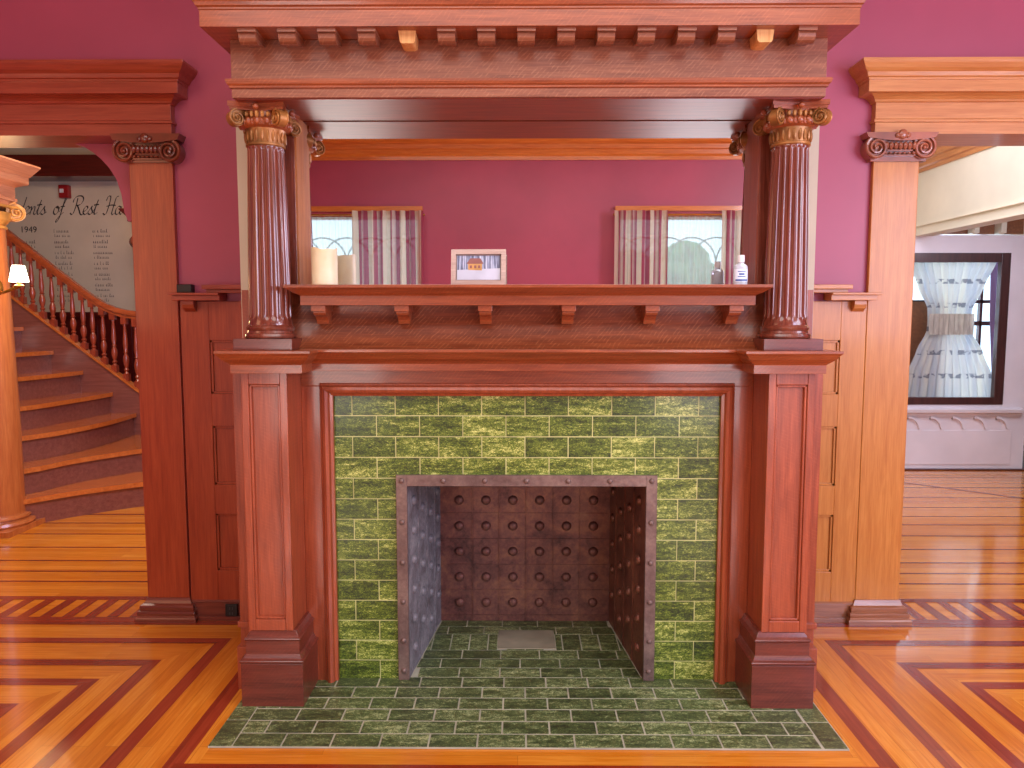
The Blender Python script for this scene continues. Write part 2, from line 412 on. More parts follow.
# ---- walls
w = MB()
w.box(-1.60,1.66,YW,YB,0,CEIL)                      # behind the fireplace
w.box(-3.7,-1.60,YW,YB-.002,2.21,CEIL); w.box(1.66,3.7,YW,YB-.002,2.21,CEIL)
struct('wall_front', w, M['burgundy'])
struct('wall_chimney', MB().box(XC-1.081,XC+1.081,2.852,YW-.001,1.24,2.14), M['primer'])
struct('wall_left', MB().box(-3.8,-3.7,-2.1,YB,0,CEIL), M['burgundy'])
struct('wall_right', MB().box(3.7,3.8,-2.1,YB,0,CEIL), M['burgundy'])
YR = -2.0
WIN = [(-2.55,-.97), (.985,2.57)]; WZ0, WZ1 = .75, 2.44
w = MB()
xs = [-3.7] + [q for ab in WIN for q in ab] + [3.7]
for i in range(0, 6, 2): w.box(xs[i],xs[i+1],YR-.14,YR,0,CEIL)
for a, b in WIN: w.box(a,b,YR-.14,YR,0,WZ0); w.box(a,b,YR-.14,YR,WZ1,CEIL)
struct('wall_rear', w, M['burgundy'])
struct('ceiling', MB().box(-7.5,5.4,-2.2,8.0,CEIL,CEIL+.1), M['ceil'])
# cornice of the rear wall, seen in the mirror
c = MB()
prof = [(YR,2.965),(YR+.02,2.965),(YR+.022,3.0),(YR+.04,3.02),(YR+.05,3.06),(YR+.065,3.07),(YR+.07,3.11),(YR+.10,3.13),(YR+.13,3.18),(YR+.15,3.2),(YR+.15,CEIL),(YR,CEIL)]
c.px(prof, -3.7, 3.7)
struct('trim_1', c, M['cornice'])
bb = MB().box(-3.7,3.7,YR,YR+.025,0,.2); struct('baseboard_rear', bb, M['panel_shade_x'])

# ---- the two windows of the rear wall (seen in the mirror) with leaded arches
for i, (a, b) in enumerate(WIN):
    f = MB(); yo = YR-.09
    f.box(a,a+.05,yo-.03,yo+.03,WZ0,WZ1); f.box(b-.05,b,yo-.03,yo+.03,WZ0,WZ1)
    f.box(a,b,yo-.03,yo+.03,WZ0,WZ0+.06); f.box(a,b,yo-.03,yo+.03,WZ1-.05,WZ1); f.box(a,b,yo-.028,yo+.028,1.6,1.65)
    win = struct('window_%d' % (i+1), f, M['stair_z'])
    k = MB(); k.box(a-.01,b+.01,YR,YR+.05,WZ1+.02,WZ1+.068); k.box(a-.1,b+.1,YR,YR+.09,WZ0-.05,WZ0); k.build('casing', M['cornice'], win)
    g = MB(); g.quad((a,yo,WZ0),(b,yo,WZ0),(b,yo,WZ1),(a,yo,WZ1)); g.build('pane', M['glass'], win)
    l = MB(); n = 6; st = (b-a-.1)/n
    for q in range(-1, n+1):
        x0 = a+.05+q*st
        pts = [(x0+st*(1-math.cos(t*PI/20)), yo, 1.95+st*1.05*math.sin(t*PI/20)) for t in range(21)]
        pts = [p for p in pts if a+.04 < p[0] < b-.04]
        if len(pts) > 3: l.tube(pts, .008, 5)
        if a+.04 < x0 < b-.04: l.tube([(x0,yo,1.65),(x0,yo,1.95)], .008, 5)
    l.build('leading', M['lead'], win)
for i, (x, y, z, r) in enumerate([(1.95,-4.6,1.2,1.15),(-2.7,-5.2,.7,.95)]):
    b = MB(); rs = random.Random(i)
    for k in range(60):
        d = Vector((rs.gauss(0,1),rs.gauss(0,1),rs.gauss(0,1))).normalized()*r*.8
        b.ball((x+d.x,y+d.y,max(.3,z+d.z)), .36, 8, 6)
    tag(b.build('garden_shrub', M['leaf']), ['round green garden shrub outside the rear window with sheer in the middle', 'lower green garden shrub outside the rear window behind the candle'][i], 'shrub')

# curtains of the rear windows
def curtain(name, xa, xb, z0, z1, y, amp, waves, mat, label, cat, group, ph=0.0):
    n = int(waves*14); vs = []; mb = MB()
    rows = [z0, z0+.25*(z1-z0), z0+.6*(z1-z0), z1-.05, z1-.02, z1+.025]
    for j, z in enumerate(rows):
        for i in range(n+1):
            u = i/n; A = amp*(1.15-.25*j/4) if j < 3 else amp*.75
            vs.append((xa+(xb-xa)*u + .25*amp*math.sin(2*PI*waves*u*2+ph+j*.3), y + A*math.sin(2*PI*waves*u+ph+.5*math.sin(5*u+j*.35)), z))
    for j in range(len(rows)-1):
        for i in range(n):
            a = j*(n+1)+i
            mb.v = vs; mb.f.append([a,a+1,a+n+2,a+n+1]); mb.m.append(0); mb.r.append(i/n); mb.sm.append(True)
    return tag(mb.build(name, mat, None, 0, 180), label, cat, group)
for i, (a, b) in enumerate(WIN):
    r = MB(); zr = 2.42
    r.tube([(a-.02,YR+.07,zr),(b+.02,YR+.07,zr)], .009, 8)
    for x in (a-.022,b+.022): r.ball((x,YR+.07,zr), .015, 8, 6)
    rod = r.build('curtain_rod', M['brass']); tag(rod, ['curtain rod across the rear window behind the candle', 'curtain rod across the rear window on the bottle side'][i], 'curtain rod')
    for x in (a+.01,b-.01): k = MB(); k.box(x-.010,x+.010,YR,YR+.07,zr-.010,zr+.010); k.build('bracket', M['brass'], rod)
mid = [(-.97,-1.66),( .985,1.50)]
curtain('striped_curtain', -1.66,-.95,.35,2.43,YR+.115,.028,7.5,M['stripe'],'striped cream and red curtain reflected between candle and picture frame','curtain','striped curtains of the rear windows')
curtain('striped_curtain', .95,1.48,.35,2.43,YR+.115,.028,6,M['stripe'],'striped cream and pink curtain reflected at the right side, nearer the picture frame','curtain','striped curtains of the rear windows',1)
curtain('striped_curtain', 2.02,2.6,.35,2.43,YR+.115,.028,6,M['stripe'],'striped curtain reflected beside the brown mirror jamb, above the bottle','curtain','striped curtains of the rear windows',2)
curtain('sheer_curtain', -2.55,-1.66,.4,2.38,YR+.03,.012,14,M['sheer'],'sheer white curtain reflected just above the candle','sheer curtain','sheer curtains of the rear windows')
curtain('sheer_curtain', 1.40,2.12,.4,2.38,YR+.03,.012,12,M['sheer'],'sheer white curtain reflected between two striped curtains','sheer curtain','sheer curtains of the rear windows',.6)

# ================================================================== FIREPLACE MANTEL
Xa = lambda h: XC - h
Xb = lambda h: XC + h
fm = thing('fireplace_mantel', 'tall red-brown oak fireplace mantel with mirror and fluted columns', 'fireplace mantel', (XC,2.85,0))

# pilasters (left / right)
def pilaster(sd):
    xi, xo = XC+sd*.839, XC+sd*1.0
    x0, x1 = min(xi,xo), max(xi,xo)
    m = MB()
    yf = 2.60; sw = .026
    m.box(x0,x0+sw,yf,2.85,.27,1.215); m.box(x1-sw,x1,yf,2.85,.27,1.215)
    m.box(x0+sw,x1-sw,yf,2.85,.27,.318); m.box(x0+sw,x1-sw,yf,2.85,1.165,1.215)
    root = m.build('pilaster', M['oak_z'], fm, .0025)
    p = MB(); p.box(x0+sw,x1-sw,yf+.016,2.84,.318,1.165); p.build('panel', M['oak_z'], root)
    q = MB(); a, b, c, d = x0+sw, x1-sw, .318, 1.165; iw = .009
    for (xA,xB,zA,zB) in ((a,a+iw,c,d),(b-iw,b,c,d),(a,b,c,c+iw),(a,b,d-iw,d)): q.box(xA,xB,yf+.004,yf+.02,zA,zB)
    q.build('panel_moulding', M['oak_z'], root, .003)
    # base
    xi2, xo2 = XC+sd*.800, XC+sd*1.022
    X0, X1 = min(xi2,xo2), max(xi2,xo2)
    k = MB(); k.box(X0,X1,2.572,2.84,0.0,.166)
    dx = .0
    prof = [(0,.166),(.004,.170),(.004,.178),(-.006,.182),(-.010,.192),(-.014,.197),(-.014,.246),(-.010,.249),(-.010,.254),(-.020,.262),(-.028,.276),(-.028,.28)]
    k.mould(prof, X0, X1, 2.572, 2.84)
    k.build('pilaster_base', M['oak_dark'], root, .002)
    # cap
    xi3, xo3 = XC+sd*.8, XC+sd*1.0
    X0, X1 = min(xi3,xo3), max(xi3,xo3)
    k = MB()
    prof = [(-.0,1.206),(.024,1.206),(.024,1.236),(.028,1.240),(.036,1.246),(.048,1.256),(.056,1.268),(.062,1.274),(.064,1.276),(.064,1.285)]
    k.mould(prof, X0, X1, 2.594, 2.85); k.build('pilaster_cap', M['oak_x'], root, .001)
    # side cladding back to the chimney
    s_ = MB(); xo4 = XC+sd*1.0; xo5 = XC+sd*1.075
    s_.box(min(xo4,xo5),max(xo4,xo5),2.72,2.86,0,1.28); s_.box(min(xo4,xo5+sd*.012),max(xo4,xo5+sd*.012),2.71,2.86,.0,.166)
    s_.box(min(xo4,xo5+sd*.008),max(xo4,xo5+sd*.008),2.712,2.86,.24,.262)
    s_.build('side_board', M['oak_z'], root, .002)
for sd in (-1, 1): pilaster(sd)

# frame between the pilasters
m = MB()
m.box(Xa(.839),Xa(.765),2.77,2.85,0,1.145); m.build('frame_stile', M['oak_z'], fm, .002)
m = MB(); m.box(Xb(.765),Xb(.839),2.77,2.85,0,1.145)
m.build('frame_stile', M['oak_z'], fm, .002)
m = MB(); m.box(Xa(.839),Xb(.839),2.77,2.85,1.145,1.21); m.build('frame_rail', M['oak_x'], fm, .002)
# bolection moulding round the tiles: profile swept with mitres
m = MB()
bp = [(0,.0),(.0,.016),(.010,.020),(.014,.034),(.024,.040),(.034,.036),(.040,.022),(.046,.020),(.050,.012),(.050,0)]   # (outward from tiles, forward)
yb = 2.785; hi = .722; zt = 1.108
path = lambda o: [(Xa(hi+o),0),(Xa(hi+o),zt+o),(Xb(hi+o),zt+o),(Xb(hi+o),0)]
rows = [[(x,yb-f,z) for x,z in path(o)] for o, f in bp]
vs = [p for r in rows for p in r]; fs = []
for i in range(len(rows)-1):
    for k in range(3): a = i*4+k; fs.append((a,a+1,a+5,a+4))
m.add(vs, fs); m.build('bolection_moulding', M['oak_z'], fm)
# cornice strip between pilaster caps
m = MB()
m.px([(2.85,1.206),(2.70,1.206),(2.70,1.232),(2.69,1.242),(2.67,1.252),(2.655,1.266),(2.645,1.274),(2.64,1.276),(2.64,1.286),(2.85,1.286)], Xa(.80), Xb(.80))
m.build('lower_cornice', M['oak_x'], fm, .001)
# coved frieze board under the shelf
m = MB(); pr = [(2.85,1.286)]
for i in range(13):
    t = i/12; pr.append((2.655 + .095*math.sin(t*PI/2), 1.286 + .160*(1-math.cos(t*PI/2))))
pr.append((2.75,1.445)); pr.append((2.85,1.445))
m.px(pr, Xa(.93), Xb(.93), 0, True); m.build('coved_frieze', wood('figured frieze oak', (96,42,22), (148,76,44), 'x', .36, .4, .3, (184,116,76)), fm)
# block filling behind columns
for sd in (-1,1): m = MB(); m.box(*sorted((XC+sd*.84, XC+sd*1.06)),2.80,2.851,1.286,1.5); m.build('backing_board', M['oak_z'], fm)
# mantel shelf
sh = MB()
prof = [(-.05,1.441),(-.045,1.441),(-.045,1.474),(-.040,1.478),(-.030,1.482),(-.018,1.490),(-.006,1.498),(0,1.501),(0,1.511),(-.05,1.511)]
sh.mould(prof, Xa(.838), Xb(.838), 2.582, 2.848)
shelf = sh.build('mantel_shelf', M['oak_x'], fm, .001)
def shelf_bracket(x):
    b = MB(); w2 = .025
    b.box(x-w2,x+w2,2.64,2.75,1.421,1.441)
    pr = [(2.76,1.421),(2.655,1.421),(2.655,1.415),(2.66,1.408),(2.685,1.400),(2.70,1.386),(2.705,1.376),(2.76,1.376)]
    b.px(pr, x-w2+.004, x+w2-.004); return b.build('shelf_bracket', M['oak_x'], shelf, .0012)
b0 = shelf_bracket(-.702)
for i in range(1,6): shifted(b0, ((.764+.702)/5*i,0,0), 'shelf_bracket', shelf)

# fluted columns
def column(sd):
    cx, cy = XC+sd*.917, 2.687
    nf = 20
    def flute(a, z):
        ph = (a*nf/(2*PI)) % 1.0
        d = max(0.0, 1-abs((ph-.5)/.38)**2)
        fz = min(1.0, max(0.0, (z-1.392)/.02))*min(1.0, max(0.0, (1.985-z)/.012))
        return 1-.085*math.sqrt(d)*math.sqrt(fz)
    m = MB(); pr = [(.0765,1.372),(.0765,1.378),(.0745,1.384),(.0740,1.392),(.0740,1.396),(.0740,1.402),(.0740,1.412)]
    for i in range(1,9): t = i/8; pr.append((.0740-.0115*t**1.3, 1.412+(1.972-1.412)*t))
    pr += [(.0622,1.976),(.0622,1.981),(.0622,1.985),(.0625,1.99)]
    m.lathe(pr, (cx,cy,0), nf*10, rmod=flute)
    col = m.build('column', M['oak_col'], fm, 0, 40)
    b = MB()
    b.lathe([(.079,1.324),(.088,1.326),(.0905,1.333),(.088,1.341),(.082,1.344),(.080,1.352),(.083,1.357),(.084,1.363),(.080,1.369),(.0765,1.3725)], (cx,cy,0), 48)
    b.build('column_base', M['oak_col'], col)
    p = MB(); p.box(cx-.102,cx+.102,2.592,2.79,1.2845,1.3245); p.build('plinth_block', M['oak_dark'], col, .001)
    # capital: necking with leaf tongues, egg moulding, four angled scrolls, hollowed abacus
    k = MB()
    k.lathe([(.063,1.988),(.067,1.991),(.067,1.997),(.063,2.0),(.064,2.012),(.066,2.03),(.070,2.045),(.071,2.05)], (cx,cy,0), 40)
    for i in range(22):
        a = 2*PI*i/22; R = Matrix.Rotation(a,3,'Z')
        k.ball((cx+.066*math.cos(a),cy+.066*math.sin(a),2.022), .0085, 6, 6, 0, (.7,.75,2.4), R)
    k.build('capital_neck', M['gilt'], col)
    k = MB()
    k.lathe([(.070,2.046),(.082,2.052),(.086,2.062),(.082,2.072),(.078,2.078),(.078,2.1)], (cx,cy,0), 40)
    for i in range(16):
        a = 2*PI*i/16
        k.ball((cx+.083*math.cos(a),cy+.083*math.sin(a),2.064), .011, 8, 6, 0, (1,1,1.2))
        a += PI/16; k.ball((cx+.084*math.cos(a),cy+.084*math.sin(a),2.062), .005, 6, 5, 0, (1,1,2.2))
    ab = []
    for q in range(4):
        a0 = PI/4+q*PI/2
        for t in range(9):
            u = t/8; a = a0 + u*PI/2
            c0 = Vector((math.cos(a0),math.sin(a0)))*.128; c1 = Vector((math.cos(a0+PI/2),math.sin(a0+PI/2)))*.128
            p = c0.lerp(c1,u); p = p*(1-.17*math.sin(PI*u)); 
            if t < 8: ab.append((cx+p.x, cy+p.y))
    k.pz(ab, 2.100, 2.110); k.pz([(cx+(x-cx)*1.05,cy+(y-cy)*1.05) for x,y in ab], 2.110, 2.127)
    for q in range(4):
        k.ball((cx+[0,.094,0,-.094][q], cy+[-.094,0,.094,0][q], 2.108), .011, 8, 6)
    k.build('abacus', M['oak_x'], col)
    k = MB()
    for q in range(4):
        a = PI/4+q*PI/2; d = Vector((math.cos(a),math.sin(a),0)); s_ = Vector((-d.y,d.x,0))
        c0 = Vector((cx,cy,2.072)) + d*.108
        for sg in (-1,1):
            k.volute(c0 + s_*sg*.012, d, (0,0,1), s_*sg, .029, .014, 2.2, sg)
        k.tube([Vector((cx,cy,2.094))+d*.07, Vector((cx,cy,2.099))+d*.095, Vector((cx,cy,2.10))+d*.112], [.014,.012,.009], 8)
    for q in range(4):                                   # leaf sprays between scrolls
        a = q*PI/2; d = Vector((math.cos(a),math.sin(a),0)); s_ = Vector((-d.y,d.x,0))
        for j in range(-2,3):
            k.ball(Vector((cx,cy,2.086))+d*(.086-.003*abs(j))+s_*.018*j, .009, 6, 6, 0, (.8,.8,1.4-.15*abs(j)))
    k.build('volute', M['gilt'], col)
for sd in (-1, 1): column(sd)

# mirror with its jambs
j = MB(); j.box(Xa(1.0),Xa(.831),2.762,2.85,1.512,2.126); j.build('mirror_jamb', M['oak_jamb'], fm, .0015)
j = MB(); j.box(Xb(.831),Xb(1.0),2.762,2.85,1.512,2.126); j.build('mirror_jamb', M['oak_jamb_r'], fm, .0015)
j = MB(); j.box(Xa(.90),Xa(.838),2.758,2.763,1.512,2.126); j.build('jamb_facing', M['oak_col'], fm, .001)
j = MB(); j.box(Xb(.838),Xb(.90),2.758,2.763,1.512,2.126); j.build('jamb_facing', M['oak_col'], fm, .001)
mi = MB(); mi.quad((Xa(.84),2.845,1.50),(Xb(.84),2.845,1.50),(Xb(.84),2.845,2.127),(Xa(.84),2.845,2.127))
mi.build('mirror', M['mirror'], fm, label='large clear mirror glass')

# entablature
en = MB()
en.box(Xa(.984),Xb(.984),2.56,2.86,2.126,2.312)
ent = en.build('entablature', M['oak_fig'], fm, .0015)
e_ = MB(); e_.mould([(0,2.155),(.006,2.157),(.006,2.163),(.012,2.168),(.015,2.175),(.015,2.183),(0,2.184)], Xa(.984), Xb(.984), 2.56, 2.86); e_.build('bead_moulding', M['oak_x'], ent)
e_ = MB(); e_.box(Xa(.975),Xb(.975),2.568,2.834,2.122,2.127); e_.build('soffit_board', M['oak_soffit'], ent)
e_ = MB()
prof = [(-.02,2.312),(.053,2.312),(.053,2.362),(.056,2.364),(.056,2.370),(.062,2.374),(.066,2.384),(.078,2.398),(.094,2.408),(.104,2.424),(.106,2.44),(.106,2.46),(0,2.462)]
# the crown stands further out in front than at the ends
e_.mould(prof, Xa(.984), Xb(.984), 2.50, 3.38); e_.build('crown', M['oak_x'], ent, .0008)
def cornice_bracket(x, mat, nm='cornice_bracket'):
    b = MB(); h = .0275
    b.box(x-h-.002,x+h+.002,2.460,2.565,2.301,2.3125)
    pr = [(2.565,2.301),(2.470,2.301),(2.467,2.294),(2.469,2.284),(2.475,2.276),(2.486,2.271),(2.500,2.271),(2.515,2.277),(2.530,2.283),(2.565,2.287)]
    b.px(pr, x-h, x+h, 0, False); return b.build(nm, mat, ent, .001)
xs0, xs1 = -.863, .914
src = cornice_bracket(xs0, M['oak_fig'])
for i in range(1, 15):
    x = xs0+(xs1-xs0)*i/14
    if i in (4, 13):
        b = MB(); h = .028
        pr = [(x-h,2.312),(x-h+.002,2.295),(x-h+.004,2.280),(x-h+.009,2.273),(x+h-.009,2.273),(x+h-.004,2.280),(x+h-.002,2.295),(x+h,2.312)]
        b.extrude([(a,2.485,z) for a,z in pr], (0,.08,0)); b.build('cornice_bracket', M['raw'], ent, .006, label='unfinished pale replacement bracket')
    else: shifted(src, (x-xs0,0,0), 'cornice_bracket', ent)

# ================================================================== TILE SURROUND
def clip_poly(P, ax, lim, keep_less):
    out = []
    f = lambda p: (lim-p[ax]) if keep_less else (p[ax]-lim)
    for i in range(len(P)):
        a, b = P[i], P[(i+1) % len(P)]; fa, fb = f(a), f(b)
        if fa >= 0: out.append(a)
        if fa*fb < 0:
            t = fa/(fa-fb); out.append(tuple(a[k]+t*(b[k]-a[k]) for k in range(2)))
    return out
ts = thing('tile_surround', 'mottled olive green tiles around the firebox opening', 'tiles', (XC,2.8,0))
FO, FZ = .470, .790           # half width / height of the hole behind the iron frame
g = MB(); yg = 2.7892
g.box(Xa(.735),Xa(FO),yg,2.84,0,1.12); g.box(Xb(FO),Xb(.735),yg,2.84,0,1.12); g.box(Xa(FO),Xb(FO),yg,2.84,FZ,1.12)
g.build('grout', M['grout'], ts)
tl = MB(); TW, TH, G = .1622, .0793, .0036
for row in range(14):
    z1 = 1.109-row*TH; z0 = z1-TH+G
    x = Xa(.724) - (TW*.56 if row % 2 == 0 else 0)
    while x < Xb(.724):
        P = [(x,z0),(x+TW-G,z0),(x+TW-G,z1),(x,z1)]
        P = clip_poly(clip_poly(P,0,Xb(.722),True),0,Xa(.722),False)
        pieces = [P]
        if z0 < FZ:
            pieces = [clip_poly(P,0,Xa(FO),True), clip_poly(P,0,Xb(FO),False)] + ([clip_poly(clip_poly(clip_poly(P,0,Xb(FO),True),0,Xa(FO),False),1,FZ,False)] if z1 > FZ else [])
        for Q in pieces:
            if len(Q) >= 3 and max(q[0] for q in Q)-min(q[0] for q in Q) > .006:
                dy = random.uniform(-.0008,.0008)
                tl.extrude([(a,2.7875+dy,b) for a,b in Q], (0,.008,0), 0, random.random())
        x += TW
tl.build('green_tiles', M['tile'], ts, .0006)

# ================================================================== HEARTH
he = thing('hearth', 'dark green tiled hearth flush with the wooden floor', 'hearth', (XC,2.5,0))
HX0, HX1, HY0 = Xa(1.042), Xb(1.042), 2.322
YBK = 3.345
g = MB(); g.box(HX0,HX1,HY0,2.80,.001,.0064); g.extrude([(Xa(.452),2.80,.001),(Xb(.452),2.80,.001),(Xb(.385),YBK,.001),(Xa(.385),YBK,.001)], (0,0,.0054)); g.build('hearth_grout', M['hgrout'], he)
h = MB(); HT = .0795; HW = .160; z0_, z1_ = .004, .0075; G = .0052
def htile(P): 
    if len(P) >= 3 and max(q[0] for q in P)-min(q[0] for q in P) > .008 and max(q[1] for q in P)-min(q[1] for q in P) > .008:
        h.pz(P, z0_, z1_+random.uniform(0,.0006), 0, random.random())
R4 = lambda a,b,c,d: [(a,c),(b,c),(b,d),(a,d)]
for row in range(6):
    y0 = HY0+row*HT; y1 = y0+HT-G
    x = HX0+HT - (0 if row % 2 == 0 else HW*.5)
    while x < HX1-HT:
        htile(clip_poly(clip_poly(R4(x+.001,x+HW-G,y0+.002,min(y1,2.797)),0,HX1-HT-G,True),0,HX0+HT+.001,False)); x += HW
for x in (HX0+.001, HX1-HT+.001):
    y = HY0+.002
    while y < 2.78: htile(R4(x,x+HT-G,y,min(y+HW-G,2.797))); y += HW
# inside the firebox
def inner(P):
    # clip to the splayed sides
    def half(P, sd):
        out = []
        f = lambda p: (.445 - (.445-.378)*(p[1]-2.80)/(YBK-2.80)) - sd*(p[0]-XC)
        for i in range(len(P)):
            a, b = P[i], P[(i+1) % len(P)]; fa, fb = f(a), f(b)
            if fa >= 0: out.append(a)
            if fa*fb < 0:
                t = fa/(fa-fb); out.append((a[0]+t*(b[0]-a[0]), a[1]+t*(b[1]-a[1])))
        return out
    return half(half(P,1),-1)
AX0, AX1, AY0, AY1 = XC-.118, XC+.128, 3.05, 3.235
for row in range(7):
    y0 = 2.80+row*HT; y1 = min(y0+HT-G, YBK-.003)
    if row < 3 or row == 6:
        x = Xa(.5) + (0 if row % 2 else HW*.5)
        while x < Xb(.5):
            P = R4(x,x+HW-G,y0,y1); htile(inner(P)) ; x += HW
    elif row == 3 or row == 4:
        if row == 3:
            for k in range(-6,6):
                x = XC+k*HT+.002
                q = R4(x,x+HT-G,y0,y0+2*HT-G)
                if x+HT-G > AX0 and x < AX0: q = clip_poly(q,0,AX0-.003,True)
                elif x+HT-G > AX1 and x < AX1: q = clip_poly(q,0,AX1+.003,False)
                elif AX0 <= x <= AX1: q = clip_poly(q,1,AY0-.003,True)
                htile(inner(q))
    elif row == 5:
        x = Xa(.5)
        while x < Xb(.5): htile(inner(R4(x,x+HW-G,y0,y1))); x += HW
h.build('hearth_tiles', M['htile'], he, .0006)
a_ = MB(); a_.box(AX0,AX1,AY0,AY1,.004,.0095); a_.build('ash_dump_cover', M['slab'], he, .001)

# ================================================================== FIREBOX
fb = thing('firebox', 'rusty riveted cast iron firebox set in the green tiles', 'firebox', (XC,3.0,0))
f = MB(); fo, fi = .491, .450; yf = 2.772; zt, zi = .808, .766
f.box(Xa(fo),Xa(fi),yf,2.80,.008,zt); f.box(Xb(fi),Xb(fo),yf,2.80,.008,zt); f.box(Xa(fi),Xb(fi),yf,2.80,zi,zt)
frame = f.build('iron_frame', M['iron_f'], fb, .0015)
def dome(c, n, r, name, parent, mat):
    n = Vector(n).normalized(); M3 = n.to_track_quat('Z','Y').to_matrix()
    d = MB(); pr = [(1.0,0),(.97,.18),(.85,.40),(.62,.58),(.3,.68),(.02,.70)]
    vs = []; fs = []; N = 12
    for q, z in pr:
        for k in range(N):
            a = 2*PI*k/N; vs.append(M3 @ Vector((q*r*math.cos(a), q*r*math.sin(a), z*r)))
    for i in range(len(pr)-1):
        for k in range(N):
            a = i*N+k; b = i*N+(k+1) % N; fs.append((a,b,b+N,a+N))
    d.add(vs, fs, 0, 0, True)
    o = d.build(name, mat, None, 0, 80); o.location = c; setp(o, parent); return o
riv = [(Xa(.470)+i*(.940/6),yf,.787) for i in range(7)]
for z in (.628,.472,.318,.165,.045): riv += [(Xa(.470),yf,z),(Xb(.470),yf,z)]
r0 = dome(riv[0], (0,-1,0), .0105, 'rivet', frame, M['iron_f'])
for p in riv[1:]:
    o = r0.copy(); COL.objects.link(o); o.location = p; setp(o, frame)
b = MB(); b.box(Xa(.385),Xb(.385),YBK,3.38,.004,.84)
bx = [-.267+i*.122 for i in range(6)]; bz = [.572-.1193*i for i in range(5)] 
for i in range(5): x = (bx[i]+bx[i+1])/2; b.box(x-.002,x+.002,YBK-.007,YBK,.01,.82)
for z in (.512,.393,.273,.155,.035,.632): b.box(Xa(.38),Xb(.38),YBK-.0035,YBK,z-.0015,z+.0015)
back = b.build('back_plate', M['iron'], fb)
bz = [.572-.1193*i for i in range(5)] + [.691]
s0 = None
for z in bz:
    for x in bx:
        if s0 is None: s0 = dome((x,YBK,z), (0,-1,0), .0225, 'stud', back, M['iron'])
        else: o = s0.copy(); COL.objects.link(o); o.location = (x,YBK,z); setp(o, back)
for sd in (-1, 1):
    A = Vector((XC+sd*.450,2.79,0)); B = Vector((XC+sd*.385,YBK,0)); d = (B-A); nrm = Vector((-sd*d.y, sd*d.x, 0)).normalized()
    if nrm.x*sd > 0: nrm = -nrm
    m = MB(); m.extrude([A+Vector((0,0,.004)),B+Vector((0,0,.004)),B+Vector((0,0,.84)),A+Vector((0,0,.84))], -nrm*.03)
    for t in (.27,.52,.78):
        p = A.lerp(B,t); q = A.lerp(B,t+.008)
        m.extrude([p+Vector((0,0,.01)),q+Vector((0,0,.01)),q+Vector((0,0,.8)),p+Vector((0,0,.8))], nrm*.004)
    mm = M['iron_daylit'] if sd < 0 else M['iron_r']
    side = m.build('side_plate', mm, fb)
    first = None
    for ci, t in enumerate((.14,.39,.64,.89)):
        for k in range(6):
            z = .10+.118*k + (.055 if ci % 2 else 0)
            if z > .75: continue
            p = A.lerp(B,t)+Vector((0,0,z))
            if first is None: first = dome(p, nrm, .0205, 'stud', side, mm)
            else: o = first.copy(); COL.objects.link(o); o.location = p; setp(o, side)
m = MB(); m.box(Xa(.45),Xb(.45),2.80,3.36,.82,.85); m.build('top_plate', M['soot'], fb)

# ================================================================== SIDE PANELLING, OPENINGS
def panelling(sd, mz, mxx, mb_, label):
    """wainscot between the fireplace and the opening"""
    xin, xout = XC+sd*1.06, (-1.515 if sd < 0 else 1.552)
    t = thing('wall_panelling', label, 'wall panelling', ((xin+xout)/2, YW, 0))
    X = lambda v: v
    x0, x1 = min(xin,xout), max(xin,xout)
    po = -1.388 if sd < 0 else 1.440          # outer edge of recessed panels
    pi_ = XC+sd*1.14
    p0, p1 = min(po,pi_), max(po,pi_)
    m = MB(); yf = 3.366
    zs = [(.233,.50),(.636,.907),(1.054,1.296)]
    m.box(x0,p0,yf,YW,.09,1.47); m.box(p1,x1,yf,YW,.09,1.47)
    z = .09
    for a, b in [(.09,.233),(.50,.565),(.565,.636),(.907,.98),(.98,1.054),(1.296,1.47)]: pass
    for a, b in [(.09,.233),(.50,.636),(.907,1.054),(1.296,1.47)]: m.box(p0,p1,yf,YW,a,b)
    m.build('stile_and_rail', mz, t, .0015)
    for a, b in zs:
        q = MB(); q.box(p0,p1,3.382,YW-.001,a,b)
        w_ = .010
        for (xa,xb,za,zb) in ((p0,p0+w_,a,b),(p1-w_,p1,a,b),(p0,p1,a,a+w_),(p0,p1,b-w_,b)): q.box(xa,xb,3.373,3.383,za,zb)
        q.build('recessed_panel', mz, t, .002)
    m = MB(); m.box(x0,x1,3.360,YW,0,.082); m.mould([(0,.082),(.002,.086),(-.006,.094),(-.012,.1)], x0, x1, 3.360, YW); m.box(x0,x1,3.348,YW,0,.02)
    m.build('base_rail', mb_, t, .001)
    # two-step ledge with brackets
    m = MB()
    if sd < 0: A = (-1.52,-1.31); B = (-1.372,-1.12)
    else: A = (1.365,1.568); B = (1.16,1.442)
    m.box(A[0],A[1],3.30,YW,1.473,1.496); m.box(A[0]-.012*(sd<0),A[1]+.012*(sd>0),3.285,YW,1.496,1.506)
    m.box(B[0],B[1],3.31,YW,1.506,1.522); m.box(B[0]-.012*(sd<0),B[1]+.012*(sd>0),3.29,YW,1.522,1.541)
    m.build('ledge', mxx, t, .002)
    for xx in ((-1.465,-1.205) if sd < 0 else (1.508,1.235)):
        k = MB(); z1 = 1.473
        k.px([(YW-.02,z1),(3.33,z1),(3.33,z1-.018),(3.338,z1-.034),(3.36,z1-.046),(YW-.02,z1-.05)], xx-.026, xx+.026); k.build('ledge_bracket', mxx, t, .0015)
    m = MB(); X_ = -1.205 if sd < 0 else 1.235
    m.box(X_-.045,X_+.045,3.364,YW,1.30,1.473); m.build('upper_stile', mz, t, .0015)
    return t
panelling(-1, M['panel_shade_z'], M['panel_shade_x'], M['base_shade'], 'shade-toned red panelled wainscot left of the fireplace')
